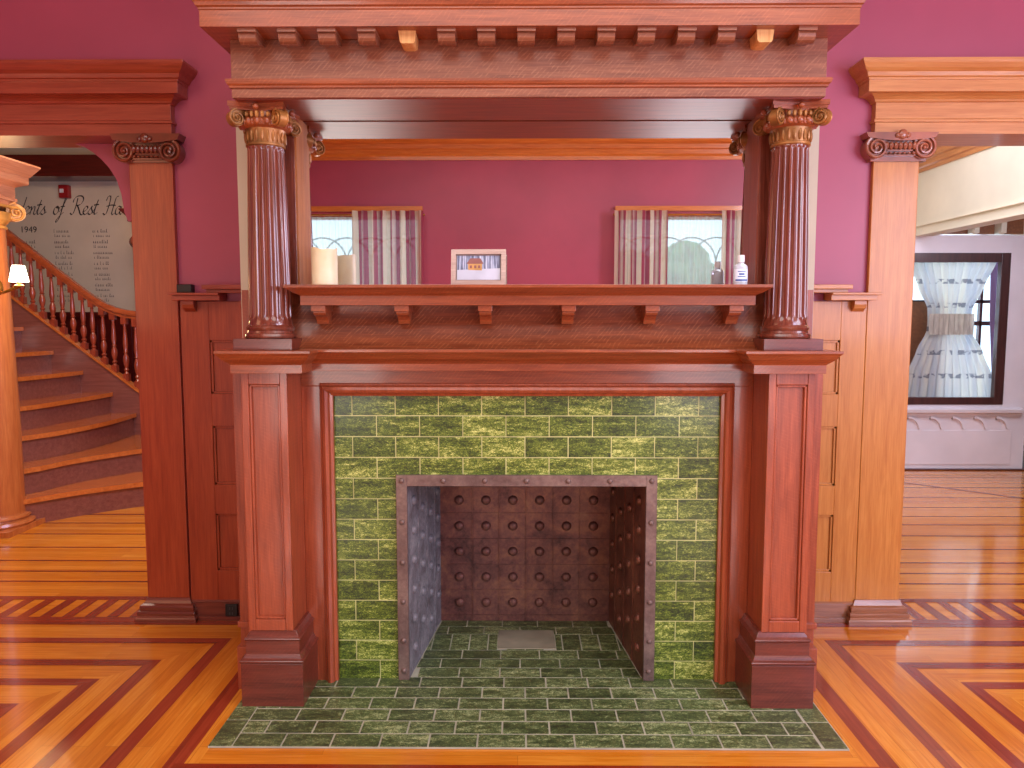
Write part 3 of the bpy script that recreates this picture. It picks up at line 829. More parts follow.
panelling(1, M['panel_lit_z'], M['panel_lit_x'], M['base_lit'], 'lit-toned golden panelled wainscot right of the fireplace')
o = MB(); o.box(-1.352,-1.295,3.346,3.359,.022,.078); ot = o.build('electrical_outlet', M['black'], None, .003); tag(ot, 'black electrical outlet in the baseboard left of the fireplace', 'outlet')
k = MB()
for zc in (.036,.060): k.box(-1.332,-1.328,3.3445,3.3465,zc-.006,zc+.006); k.box(-1.320,-1.316,3.3445,3.3465,zc-.006,zc+.006)
k.build('socket', plain('grey socket', (70,66,66), .5), ot)
k = MB(); k.box(-1.518,-1.452,3.345,YW-.002,1.507,1.545); tag(k.build('black_box', M['black'], None, .003), 'small black box on the left wainscot ledge against the wall', 'box')

def flat_capital(xc, w, mat, parent, sd):
    """carved pilaster capital: two front scrolls, egg band, dipped abacus"""
    k = MB(); y = 3.335; h = w/2; up = .0 if sd < 0 else .010
    k.box(xc-h-.02,xc+h+.02,y+.012,YW-.001,2.075,2.185)
    k.build('capital_block', mat, parent)
    for s_ in (-1,1):
        k = MB(); k.volute((xc+s_*(h+.002),y,2.120+up), (1,0,0), (0,0,1), (0,-1,0), .052, .05, 2.4, s_); k.build('volute', mat, parent)
    k = MB()
    for i in range(7):
        k.ball((xc+(i-3)*(w-.06)/7*1.0,y-.002,2.128+up), .012, 8, 6, 0, (.9,.9,1.5))
        k.ball((xc+(i-3)*(w-.06)/7*1.0,y+.002,2.098+up), .007, 6, 5, 0, (1.2,1,.8))
    k.box(xc-h+.02,xc+h-.02,y,y+.03,2.106+up,2.112+up); k.box(xc-h+.02,xc+h-.02,y,y+.03,2.085+up,2.090+up)
    k.build('egg_band', mat, parent)
    k = MB()
    pr = []
    N = 12
    top = [(xc-h-.055+ (w+.11)*i/N, 2.192) for i in range(N+1)]
    bot = [(xc-h-.045+ (w+.09)*i/N, 2.166+up*.5-.014*math.sin(PI*i/N)) for i in range(N+1)]
    k.extrude([(x,y-.018,z) for x,z in top+bot[::-1]], (0,.09,0)); 
    k.ball((xc,y-.02,2.172+up), .02, 10, 8, 0, (1,.6,1.1)); k.ball((xc-.022,y-.018,2.168+up), .012, 8, 6); k.ball((xc+.022,y-.018,2.168+up), .012, 8, 6)
    k.build('abacus', mat, parent)

def opening(sd, mz, mxx, mcap, mbase, label):
    x0, x1 = (-1.715,-1.522) if sd < 0 else (1.552,1.752)
    xc = (x0+x1)/2
    t = thing('opening_surround', label, 'doorway surround', (xc,3.4,0))
    m = MB(); m.box(x0,x1,3.362,YW-.0005,.1,2.188); j0, j1 = (x0,-1.602) if sd < 0 else (1.662,x1); m.box(j0,j1,YW-.0005,YB+.01,.0,2.188); m.build('pilaster_shaft', mz, t, .003)
    m = MB(); ex = .0
    prof = [(.044,0),(.044,.018),(.040,.024),(.034,.030),(.036,.040),(.034,.050),(.026,.054),(.028,.066),(.026,.076),(.014,.082),(.008,.094),(.004,.105),(0,.106)]
    m.mould(prof, x0, x1, 3.362, YW); m.build('pilaster_base', mbase, t, .0008)
    flat_capital(xc, x1-x0, mcap, t, sd)
    # entablature: profile out of the wall, mitred return at the fireplace end
    prof = [(0,2.19),(.0,2.19),(.0,2.238),(.008,2.240),(.008,2.250),(.0,2.254),(.0,2.322),(.008,2.324),(.012,2.332),(.022,2.342),(.036,2.350),(.060,2.352),(.060,2.398),(.064,2.400),(.064,2.408),(.072,2.412),(.078,2.428),(.092,2.440),(.104,2.458),(.108,2.466),(.108,2.476),(0,2.477)]
    m = MB()
    if sd < 0: a, b = -3.57, -1.513
    else: a, b = 1.545, 3.57
    m.mould(prof, a, b, 3.345, YW-.0005); m.build('entablature', mxx, t, .001)
    q0, q1 = (a, -1.602) if sd < 0 else (1.662, b)
    m = MB(); m.box(q0,q1,YW-.0005,YB,2.1905,2.208); m.build('soffit_board', mxx, t)
    m = MB(); m.box(a,b,YB+.001,YB+.02,2.192,2.4); m.build('soffit_casing', mxx, t)
    if sd < 0:
        # curved spandrel bracket in the corner of the opening
        m = MB(); P = [(-1.716,2.19),(-2.03,2.19)]
        for (x,z) in ((-1.99,2.178),(-1.948,2.152),(-1.91,2.12),(-1.875,2.08),(-1.845,2.03),(-1.826,1.965),(-1.815,1.88)): P.append((x,z))
        P += [(-1.80,1.84),(-1.716,1.84)]
        m.extrude([(x,3.50,z) for x,z in P], (0,.06,0)); m.build('arch_spandrel', M['burgundy'], t, .001)
    return t
opening(-1, M['panel_shade_z'], M['panel_shade_x'], M['carved'], M['base_shade'], 'shade-toned red doorway surround with carved pilaster left of the fireplace')
opening(1, M['panel_lit_z'], M['panel_lit_x'], M['carved_lit'], M['base_lit'], 'lit-toned golden doorway surround with carved pilaster right of the fireplace')

# ================================================================== SMALL THINGS ON THE SHELF
ZS = 1.511
c = MB(); N = 40; vs = []; cx, cy = -.689, 2.692
R = .0455
pr = [(0,0),(R-.002,0),(R,.003),(R,.06),(R,.118)]
c.lathe([(R-.003,.0005),(R,.003),(R,.05),(R,.100),(R,.118)], (cx,cy,ZS), N)
tv = []; 
for k in range(N):
    a = 2*PI*k/N; tv.append((cx+R*math.cos(a), cy+R*math.sin(a), ZS+.118))
for k in range(N):
    a = 2*PI*k/N; tv.append((cx+R*math.cos(a), cy+R*math.sin(a), ZS+.130+.004*math.sin(2*a+.6)+.002*math.sin(5*a)))
for k in range(N):
    a = 2*PI*k/N; tv.append((cx+.8*R*math.cos(a), cy+.8*R*math.sin(a), ZS+.128+.003*math.sin(2*a+.6)))
for k in range(N):
    a = 2*PI*k/N; tv.append((cx+.6*R*math.cos(a), cy+.6*R*math.sin(a), ZS+.112))
fs = []
for i in range(3):
    for k in range(N): fs.append((i*N+k, i*N+(k+1)%N, (i+1)*N+(k+1)%N, (i+1)*N+k))
fs.append(tuple(range(3*N,4*N)))
c.add(tv, fs, 0, 0, True)
can = c.build('candle', M['wax']); tag(can, 'thick ivory pillar candle at the left end of the mantel shelf', 'candle')
k = MB(); k.tube([(cx,cy,ZS+.11),(cx+.001,cy,ZS+.124)], .0012, 6); k.build('wick', M['wick'], can)

# leaning picture frame
pf = thing('picture_frame', 'small whitewashed picture frame with a snowy house scene', 'picture frame', (-.142,2.70,ZS))
tilt = Matrix.Translation((-.142,2.715,ZS+.0012)) @ Matrix.Rotation(math.radians(-1.5),4,'Z') @ Matrix.Rotation(math.radians(-9),4,'X') @ Matrix.Rotation(0,4,'Y')
def tb(mb):
    mb.v = [tuple(tilt @ Vector(p)) for p in mb.v]; return mb
W, Hh, fw = .197, .130, .017
m = MB()
for P in ([(-W/2,0),(W/2,0),(W/2-fw,fw),(-W/2+fw,fw)], [(W/2,0),(W/2,Hh),(W/2-fw,Hh-fw),(W/2-fw,fw)], [(W/2,Hh),(-W/2,Hh),(-W/2+fw,Hh-fw),(W/2-fw,Hh-fw)], [(-W/2,Hh),(-W/2,0),(-W/2+fw,fw),(-W/2+fw,Hh-fw)]):
    m.extrude([(x,-.012,z) for x,z in P], (0,.016,0))
tb(m).build('frame_moulding', M['whitewash'], pf, .001)
m = MB(); m.box(-W/2+.004,W/2-.004,-.002,.006,.004,Hh-.004); tb(m).build('backing', M['mat_board'], pf)
m = MB(); a, b, c0, d = -W/2+fw+.004, W/2-fw-.004, fw+.004, Hh-fw-.004
m.quad((a,-.0026,c0),(b,-.0026,c0),(b,-.0026,d),(a,-.0026,d),0)
m.quad((a,-.0030,c0),(b,-.0030,c0),(b,-.0030,c0+.042),(a,-.0030,c0+.036),1)
m.quad((-.038,-.0033,c0+.036),(.012,-.0033,c0+.034),(.012,-.0033,c0+.060),(-.038,-.0033,c0+.060),2)
m.add([(-.044,-.0036,c0+.058),(.018,-.0036,c0+.058),(.006,-.0036,c0+.078),(-.030,-.0036,c0+.078)], [(0,1,2,3)], 3)
for x in (-.028,-.012,.002): m.quad((x-.004,-.0038,c0+.042),(x+.004,-.0038,c0+.042),(x+.004,-.0038,c0+.052),(x-.004,-.0038,c0+.052),3)
tb(m).build('print', [M['pic_trees'],M['pic_snow'],M['pic_house'],M['pic_roof']], pf)
m = MB(); m.extrude([(-.02,.004,.10),(.02,.004,.10),(.02,.052,.004),(-.02,.052,.004)], (0,.003,0)); tb(m).build('easel_back', M['mat_board'], pf)

# bottle
hb = thing('sanitizer_bottle', 'small clear hand sanitizer bottle with white cap', 'bottle', (.789,2.69,ZS))
bx_, by_ = .789, 2.69
def oval(rx, ry, z, n=28): return [(bx_+rx*math.cos(2*PI*k/n), by_+ry*math.sin(2*PI*k/n), z) for k in range(n)]
def loft(mb, rings):
    n = len(rings[0]); vs = [p for r in rings for p in r]
    mb.add(vs, [(i*n+k, i*n+(k+1)%n, (i+1)*n+(k+1)%n, (i+1)*n+k) for i in range(len(rings)-1) for k in range(n)], 0, 0, True)
    mb.add(rings[0], [tuple(range(n))[::-1]]); mb.add(rings[-1], [tuple(range(n))]); return mb
m = loft(MB(), [oval(.021,.012,ZS+.001),oval(.0245,.015,ZS+.004),oval(.025,.0155,ZS+.02),oval(.025,.0155,ZS+.062),oval(.0235,.014,ZS+.069),oval(.017,.011,ZS+.075),oval(.010,.010,ZS+.079),oval(.0095,.0095,ZS+.084)]); m.build('bottle_body', M['gel'], hb)
m = loft(MB(), [oval(.0125,.0125,ZS+.082),oval(.0128,.0128,ZS+.084),oval(.0125,.0125,ZS+.104),oval(.0115,.0115,ZS+.107)]); m.build('flip_cap', M['cap'], hb)
m = MB()
arc = [(bx_+.0254*math.cos(a), by_+.0159*math.sin(a)) for a in [PI*1.12+PI*.76*i/10 for i in range(11)]]
for i in range(10): m.quad((*arc[i],ZS+.014),(*arc[i+1],ZS+.014),(*arc[i+1],ZS+.058),(*arc[i],ZS+.058))
lb = m.build('front_label', M['label'], hb)
m = MB()
arc2 = [(bx_+.0257*math.cos(a), by_+.0162*math.sin(a)) for a in [PI*1.2+PI*.6*i/10 for i in range(11)]]
for za, zb, i0, i1 in ((.016,.022,0,10),(.030,.033,2,8),(.037,.043,3,7),(.048,.051,2,8)):
    for i in range(i0,i1): m.quad((*arc2[i],ZS+za),(*arc2[i+1],ZS+za),(*arc2[i+1],ZS+zb),(*arc2[i],ZS+zb))
m.build('label_print', M['ink_blue'], lb)

# ================================================================== STAIR HALL (left)
w = MB(); w.box(-7.5,-1.66,7.5,7.6,0,CEIL); struct('wall_hall_rear', w, M['cream'])
struct('wall_hall_left', MB().box(-7.6,-7.5,YB,7.6,0,CEIL), M['cream'])
struct('wall_hall_right', MB().box(-1.62,-1.56,YB+.03,7.6,0,CEIL), M['cream'])
struct('wall_hall_front', MB().box(-7.5,-3.8,YB-.1,YB,0,CEIL), M['cream'])
struct('trim_2', MB().box(-7.4,-1.66,7.22,7.5,2.73,2.93), M['dark_red'])
wn = MB(); wn.box(-7.4,-1.66,7.46,7.5,0,1.40); wn.box(-7.4,-1.66,7.43,7.5,1.40,1.45)
for i in range(12): x = -5.6+i*.34; wn.box(x,x+.05,7.45,7.47,.2,1.32)
struct('trim_3', wn, M['dark_red'])

st = thing('staircase', 'curved wooden staircase with turned balusters seen through the left doorway', 'staircase', (-3.2,5.5,0))
zs = [0,.188,.370,.562,.745,.935,1.11,1.315,1.50,1.69,1.88]
Ncur = [
 [(-3.80,4.36),(-3.327,4.847),(-3.098,5.135),(-2.77,5.425),(-2.62,5.50),(-2.45,5.60)],
 [(-3.86,4.42),(-3.37,4.989),(-3.227,5.368),(-2.954,5.786),(-2.75,5.95),(-2.62,6.05)],
 [(-3.95,4.55),(-3.508,5.20),(-3.357,5.605),(-3.315,6.02),(-3.33,6.3),(-3.34,6.5)],
 [(-4.05,4.65),(-3.67,5.38),(-3.58,5.90),(-3.55,6.2),(-3.54,6.4),(-3.54,6.5)],
 [(-4.25,4.75),(-3.95,5.5),(-3.86,5.9),(-3.81,6.2),(-3.79,6.4),(-3.79,6.5)],
 [(-4.48,4.85),(-4.18,5.6),(-4.09,6.0),(-4.05,6.3),(-4.04,6.45),(-4.04,6.5)]]
for k in range(5):
    d = .25*(k+1); Ncur.append([(-4.48-d,4.9),(-4.28-d,5.5),(-4.15-d,5.9),(-4.08-d,6.2),(-4.05-d,6.4),(-4.04-d,6.5)])
def resample(P, n):
    P = [Vector(p) for p in P]; L = [0]
    for i in range(1,len(P)): L.append(L[-1]+(P[i]-P[i-1]).length)
    out = []
    for k in range(n):
        s_ = L[-1]*k/(n-1); i = 1
        while i < len(P)-1 and L[i] < s_: i += 1
        t = (s_-L[i-1])/max(1e-9,L[i]-L[i-1])
        p0, p1, p2, p3 = P[max(i-2,0)], P[i-1], P[i], P[min(i+1,len(P)-1)]
        out.append(.5*((2*p1)+(p2-p0)*t+(2*p0-5*p1+4*p2-p3)*t*t+(3*p1-p0-3*p2+p3)*t**3))
    return out
NC = [resample(c_, 18) for c_ in Ncur]
for i in range(10):
    z = zs[i+1]; A = NC[i]; B = NC[i+1]
    up = [(b-a).normalized() for a, b in zip(A,B)]
    outer = A; innerp = [b + u*.03 for b, u in zip(B,up)]
    t = MB(); t.pz([tuple(p) for p in outer] + [tuple(p) for p in innerp[::-1]], z-.034, z)
    tr = t.build('tread', M['stair_tread'], st, .010)
    r = MB(); ra = [a+u*.030 for a,u in zip(A,up)]; rb = [a+u*.05 for a,u in zip(A,up)]
    r.pz([tuple(p) for p in ra]+[tuple(p) for p in rb[::-1]], max(zs[i]-.034,0), z-.034, 0, 0, True); r.build('riser', M['stair_red'], st)
# string, rail, balusters on the far side
YS = 6.53
m = MB()
zstr = lambda x: 0.70 + (-3.26-x)*.768
m.extrude([(-3.28,YS-.03,0),(-3.22,YS-.03,.68),(-5.6,YS-.03,zstr(-5.6)),(-5.6,YS-.03,zstr(-5.6)-.75),(-4.2,YS-.03,0)], (0,.05,0)); m.build('string_board', M['stair_red'], st, .002)
m = MB(); m.extrude([(-3.22,YS-.045,zstr(-3.22)),(-5.6,YS-.045,zstr(-5.6)),(-5.6,YS-.045,zstr(-5.6)+.022),(-3.22,YS-.045,zstr(-3.22)+.022)], (0,.085,0)); m.build('string_cap', M['stair_tread'], st, .003)
RP = [(-3.20,1.415),(-3.30,1.420),(-3.44,1.440),(-3.62,1.51),(-3.95,1.755),(-4.38,2.10),(-5.6,3.07)]
def rail_z(x):
    for (xa,za),(xb,zb) in zip(RP,RP[1:]):
        if xb <= x <= xa: return za+(zb-za)*(x-xa)/(xb-xa)
    return RP[0][1]
def rail_sec(mb, w2, z0, z1, mat=0):
    pts = resample(RP, 30)
    for a, b in zip(pts, pts[1:]):
        mb.add([(a.x,YS-w2,a.y+z0),(a.x,YS+w2,a.y+z0),(a.x,YS+w2*.8,a.y+z1),(a.x,YS-w2*.8,a.y+z1),(b.x,YS-w2,b.y+z0),(b.x,YS+w2,b.y+z0),(b.x,YS+w2*.8,b.y+z1),(b.x,YS-w2*.8,b.y+z1)],
               [(0,1,5,4),(1,2,6,5),(2,3,7,6),(3,0,4,7)], mat, 0, True)
m = MB(); rail_sec(m,.034,-.012,.03); rail_sec(m,.026,-.04,-.012); m.build('handrail', M['stair_rail'], st, 0, 50)
for x in [-3.335,-3.43,-3.53,-3.62,-3.71,-3.79,-3.878,-3.965,-4.052,-4.139,-4.222,-4.309,-4.385,-4.47,-4.556,-4.64]:
    zb = zstr(x)+.02; zt = rail_z(x)-.035; Hb = zt-zb
    m = MB(); s_ = .023
    m.box(x-s_,x+s_,YS-s_,YS+s_,zb-.01,zb+.10*Hb)
    m.lathe([(.018,.10*Hb),(.010,.13*Hb),(.018,.16*Hb),(.010,.19*Hb),(.017,.25*Hb),(.021,.31*Hb),(.018,.37*Hb),(.010,.42*Hb),(.016,.44*Hb),(.011,.46*Hb),(.017,.55*Hb),(.014,.68*Hb),(.009,.84*Hb),(.012,.86*Hb),(.009,.88*Hb)], (x,YS,zb), 12, rmod=lambda a,z: 1.25)
    m.box(x-s_,x+s_,YS-s_,YS+s_,zb+.88*Hb,zt+.015+.02*(x<-3.6))
    m.build('baluster', M['stair_z'], st, 0, 40)

# hall columns carrying an entablature that runs away from the viewer
def hall_column(cx, cy, r, mat, mcap, label, ent_x0, ent_x1, ey0, ey1, dz=0):
    t = thing('hall_column', label, 'column', (cx,cy,0))
    m = MB(); m.lathe([(r,.10),(r,.11),(r*.985,.8),(r*.86,1.98+dz)], (cx,cy,0), 40); m.build('shaft', mat, t)
    m = MB(); m.box(cx-r*1.34,cx+r*1.34,cy-r*1.34,cy+r*1.34,0,.035); m.lathe([(r*1.28,.035),(r*1.33,.05),(r*1.28,.066),(r*1.12,.07),(r*1.1,.078),(r*1.18,.085),(r*1.16,.096),(r*1.02,.102),(r*1.0,.112)], (cx,cy,0), 40); m.build('column_base', mat, t)
    m = MB(); q = r*.86
    m.lathe([(q,1.975+dz),(q*1.08,1.98+dz),(q*1.08,1.99+dz),(q*1.0,2.0+dz),(q*1.2,2.03+dz),(q*1.25,2.08+dz)], (cx,cy,0), 32)
    m.box(cx-q*1.3,cx+q*1.3,cy-q*1.3,cy+q*1.3,2.112+dz,2.125+dz)
    for a in range(4):
        an = PI/4+a*PI/2; d = Vector((math.cos(an),math.sin(an),0)); s_ = Vector((-d.y,d.x,0))
        for sg in (-1,1): m.volute(Vector((cx,cy,2.092+dz))+d*q*1.42+s_*sg*.024, d, (0,0,1), s_*sg, .062, .028, 2.2, sg)
    m.build('capital', mcap, t)
    m = MB(); xm = (ent_x0+ent_x1)/2; hw = (ent_x1-ent_x0)/2
    z = 2.125+dz
    half = [(.44,0),(.44,.035),(.48,.042),(.48,.06),(.44,.066),(.44,.135),(.50,.14),(.72,.150),(.74,.155),(.74,.195),(.78,.20),(.88,.225),(.98,.25),(1.0,.255),(1.0,.266)]
    P = [(xm+hw*a, z+b) for a,b in half] + [(xm-hw*a, z+b) for a,b in half[::-1]]
    m.py(P, ey0, ey1); m.build('entablature_block', M['hent'] if cy < 5.5 else M['dark_red'], t, .001)
    return t
M['hall_col'] = wood('hall column oak', (168,84,36), (206,124,62), 'z', .3, 0, .5)
M['amber_y'] = wood('amber crown wood', (170,100,46), (214,146,84), 'y', .4, 0, .3)
M['hent'] = wood('pale hall entablature oak', (186,112,72), (218,150,106), 'y', .34, 0, .4)
hall_column(-3.455,4.85,.165,M['hall_col'],M['vol_gilt'],'round oak column with gilt scroll capital carrying the lit wall lamp',-3.78,-3.145,3.75,5.02,-.01)
hall_column(-3.235,6.68,.10,M['dark_red'],M['carved'],'dark red hall column mostly hidden behind the left doorway pilaster',-3.505,-2.95,6.66,7.2,-.04)

# wall lamp on the hall column
sc = thing('wall_sconce', 'brass wall lamp with glowing white shade on the hall column', 'wall lamp', (-3.27,4.70,1.55))
lx, ly = -3.065, 4.62
m = MB(); m.lathe([(.052,0),(.050,.02),(.034,.098),(.032,.10)], (lx,ly,1.615), 32); m.build('lamp_shade', M['shade'], sc)
m = MB(); m.tube([(-3.30,4.74,1.60),(-3.24,4.69,1.565),(-3.19,4.655,1.55),(-3.145,4.63,1.56),(lx,ly,1.59)], [.010,.009,.009,.009,.012], 10); m.lathe([(.026,0),(.03,.008),(.012,.018),(.012,.03)], (lx,ly,1.585), 20); m.build('arm', M['brass'], sc)
m = MB(); m.ball((-3.285,4.735,1.585), .045, 16, 12, 0, (.8,.8,1.2)); m.build('back_plate', M['brass'], sc)

# red alarm on the hall wall
al = MB(); al.box(-4.505,-4.405,7.45,7.5,2.565,2.69); alo = al.build('fire_alarm', M['alarm'], None, .006); tag(alo, 'red fire alarm box high on the cream hall wall', 'fire alarm')
al = MB(); al.box(-4.49,-4.452,7.44,7.452,2.612,2.652); al.build('strobe_lens', M['strobe'], alo, .004)

# lettering on the hall wall: pen strokes with a slanted nib
wl = thing('wall_lettering', 'black script heading and columns of small names on the hall wall', 'wall lettering', (-4.4,7.49,2.2))
G_ = {
 'd': ([[(.42,.42),(.25,.5),(.06,.3),(.04,.08),(.2,.0),(.38,.2),(.5,.6),(.62,1.05)],[(.5,.6),(.40,.15),(.48,.0),(.62,.12)]], .58),
 'e': ([[(.02,.14),(.22,.24),(.36,.40),(.26,.5),(.1,.34),(.06,.1),(.2,.0),(.44,.14)]], .42),
 'n': ([[(.0,.34),(.1,.48),(.14,.36),(.06,.0)],[(.08,.14),(.26,.44),(.38,.46),(.36,.26),(.32,.06),(.42,.0),(.54,.14)]], .54),
 't': ([[(.0,.16),(.14,.4),(.30,.88)],[(.22,.66),(.1,.16),(.14,.0),(.34,.14)],[(.02,.56),(.38,.6)]], .34),
 's': ([[(.0,.12),(.16,.34),(.28,.52),(.24,.36),(.32,.16),(.18,.0),(.02,.06)],[(.28,.06),(.44,.16)]], .40),
 'o': ([[(.26,.5),(.08,.36),(.04,.1),(.18,.0),(.36,.18),(.36,.42),(.24,.5),(.22,.4),(.44,.40)]], .46),
 'f': ([[(.0,.14),(.2,.4),(.42,.9),(.50,1.06),(.42,1.1),(.28,.7),(.1,-.1),(-.06,-.42),(-.16,-.46),(-.1,-.3),(.1,-.06),(.34,.14)],[(.08,.46),(.38,.50)]], .44),
 'R': ([[(.30,.98),(.22,.5),(.08,.06),(-.06,.0),(-.12,.1)],[(.0,.72),(.06,.94),(.3,1.1),(.62,1.08),(.70,.86),(.52,.6),(.24,.54)],[(.32,.54),(.46,.3),(.58,.04),(.72,-.02),(.84,.12)]], .80),
 'H': ([[(.02,.82),(.12,1.06),(.30,1.08),(.26,.6),(.12,.08),(-.02,-.02),(-.1,.08)],[(.86,1.10),(.70,1.0),(.58,.5),(.50,.08),(.56,-.02),(.72,.1)],[(.08,.48),(.4,.56),(.72,.54)]], .80),
 'a': ([[(.38,.42),(.24,.5),(.06,.32),(.04,.06),(.18,.0),(.34,.2),(.42,.48)],[(.40,.42),(.34,.1),(.42,.0),(.58,.14)]], .56),
}
def stroke(mb, pts, w):
    P = resample(pts, max(8,len(pts)*4)); nib = Vector((math.cos(.75),math.sin(.75)))*w*.5
    for a, b in zip(P,P[1:]):
        thin = .18; d = (b-a).normalized(); c_ = abs(d.x*nib.y-d.y*nib.x)/(w*.5)
        q = Vector((-d.y,d.x))*w*.5*(thin+(1-thin)*c_)
        mb.quad((a.x-q.x,7.4975,a.y-q.y),(b.x-q.x,7.4975,b.y-q.y),(b.x+q.x,7.4975,b.y+q.y),(a.x+q.x,7.4975,a.y+q.y))
m = MB(); x = -4.965; size = .27; bz_ = 2.41
for ch in 'dents of Rest Ha':
    if ch == ' ': m.build('script_word', M['ink'], wl); m = MB(); x += .075; continue
    ss, adv = G_[ch]; sc_ = size*(1.0 if ch not in 'RH' else 1.0)
    for P in ss: stroke(m, [(x+(px*1.0+py*.2)*sc_*.52, bz_+py*sc_*.60) for px,py in P], .016)
    x += adv*sc_*.47
m.build('script_word', M['ink'], wl)
m = MB(); rs = random.Random(4)
def tiny(x, z, L, h):
    xx = x
    while xx < x+L:
        w_ = rs.uniform(.006,.014); hh = h*rs.choice((.6,.6,.6,1.0))
        m.quad((xx,7.4978,z),(xx+w_*.45,7.4978,z),(xx+w_*.75,7.4978,z+hh),(xx+w_*.3,7.4978,z+hh))
        m.quad((xx,7.4978,z),(xx+w_,7.4978,z),(xx+w_,7.4978,z+h*.16),(xx,7.4978,z+h*.16))
        xx += w_+rs.choice((.006,.006,.006,.02))
for cxx, n in ((-4.60,7),(-4.215,7)):
    for i in range(n):
        z = 2.235-i*.106*1.0
        tiny(cxx, z, rs.uniform(.14,.19), .034); tiny(cxx+.005, z-.044, rs.uniform(.13,.17), .030)
for i in range(1,3): tiny(-4.95, 2.235-i*.106, .18, .034); tiny(-4.945, 2.19-i*.106, .15, .03)
m.build('name_column', M['ink_soft'], wl, kind='stuff')
cu = bpy.data.curves.new('year_text','FONT'); cu.body = '1949'; cu.size = .085; cu.shear = .0; cu.extrude = .0005
tmp = bpy.data.objects.new('year_curve', cu); me_ = bpy.data.meshes.new_from_object(tmp); bpy.data.objects.remove(tmp)
o = bpy.data.objects.new('year', me_); COL.objects.link(o); me_.materials.clear(); me_.materials.append(M['ink']); o.location = (-4.935,7.497,2.235); o.rotation_euler = (PI/2,0,0); setp(o, wl)

# ================================================================== FOYER (right)
struct('wall_foyer_left', MB().box(1.62,1.68,YB+.03,7.1,0,CEIL), M['cream2'])
struct('wall_foyer_rear', MB().box(1.68,3.52,6.95,7.05,0,CEIL), M['cream2'])
hd = MB(); hd.box(3.555,3.70,YB,6.95,2.135,CEIL); struct('wall_foyer_header', hd, M['cream2'])
hd = MB(); hd.box(3.535,3.555,YB+.05,6.94,2.20,2.212); hd.box(3.545,3.71,YB+.05,6.94,2.120,2.134); struct('trim_4', hd, M['trim_white'])
cr = MB(); cr.py([(3.555,2.67),(3.545,2.67),(3.54,2.70),(3.525,2.71),(3.52,2.75),(3.50,2.76),(3.495,2.80),(3.46,2.83),(3.45,2.87),(3.42,2.89),(3.41,2.93),(3.555,2.93)], YB+.03, 6.95); struct('trim_5', cr, M['amber_y'])
cv = MB(); cv.box(3.56,4.9,3.6,7.0,2.34,2.40); struct('trim_6', cv, M['vest'])
cv = MB(); cv.box(3.52,4.9,6.90,7.0,2.145,2.40); struct('wall_vestibule_head', cv, M['vest'])
cv = MB()
for x in (4.06,4.30,4.56): cv.box(x,x+.045,6.80,6.90,2.145,2.30); cv.ball((x+.022,6.83,2.17), .035, 10, 8)
struct('trim_7', cv, M['trim_white'])
struct('wall_vestibule_right', MB().box(4.66,4.76,3.6,7.05,0,2.36), M['door_frame'])
struct('wall_foyer_right', MB().box(4.9,5.0,YB,7.6,0,CEIL), M['cream2'])
struct('wall_foyer_front', MB().box(3.8,5.0,YB-.1,YB,0,CEIL), M['cream2'])

# white door with dark glazing bead
DX0, DX1, DY0, DY1 = 3.30, 4.632, 6.83, 6.875
GX0, GX1, GZ0, GZ1 = 3.41, 4.415, .605, 1.972
d = MB(); d.box(DX0,GX0,DY0,DY1,.012,2.13); d.box(GX1,DX1,DY0,DY1,.012,2.13); d.box(GX0,GX1,DY0,DY1,.012,GZ0); d.box(GX0,GX1,DY0,DY1,GZ1,2.13)
door = struct('door_1', d, M['white_paint'], .002)
d = MB(); b_ = .082
for (xa,xb,za,zb) in ((GX0,GX0+b_,GZ0,GZ1),(GX1-b_,GX1,GZ0,GZ1),(GX0+b_,GX1-b_,GZ0,GZ0+b_*.8),(GX0+b_,GX1-b_,GZ1-b_,GZ1)): d.box(xa,xb,DY0-.008,DY1+.004,za,zb)
d.build('glazing_frame', M['door_frame'], door, .003)
d = MB(); d.quad((GX0,DY0+.02,GZ0),(GX1,DY0+.02,GZ0),(GX1,DY0+.02,GZ1),(GX0,DY0+.02,GZ1)); d.build('pane', M['glass'], door)
d = MB(); d.px([(DY0,.50),(DY0-.02,.50),(DY0-.022,.525),(DY0-.05,.535),(DY0-.055,.565),(DY0,.575)], DX0, DX1-.05); d.build('ledge', M['white_paint'], door, .002)
for i in range(6):
    x = 3.36+.2*i
    d = MB(); pr = [(x,.50)] + [(x+.11-.11*math.cos(t*PI/16), .50) for t in range(0)] + [(x+.115*math.sin(t*PI/16), .385+.115*math.cos(t*PI/16)) for t in range(9)] + [(x+.10,.385)] + [(x+.095*math.sin(t*PI/16), .385+.095*math.cos(t*PI/16)) for t in range(7,-1,-1)] + [(x,.47)]
    if x < DX0: continue
    d.extrude([(a,DY0-.022,z) for a,z in pr[1:]], (0,.022,0)); d.build('scallop', M['white_paint'], door)
d = MB(); d.box(DX0,DX1-.12,DY0-.006,DY0,.05,.37); d.build('lower_panel', M['white_paint'], door, .003)

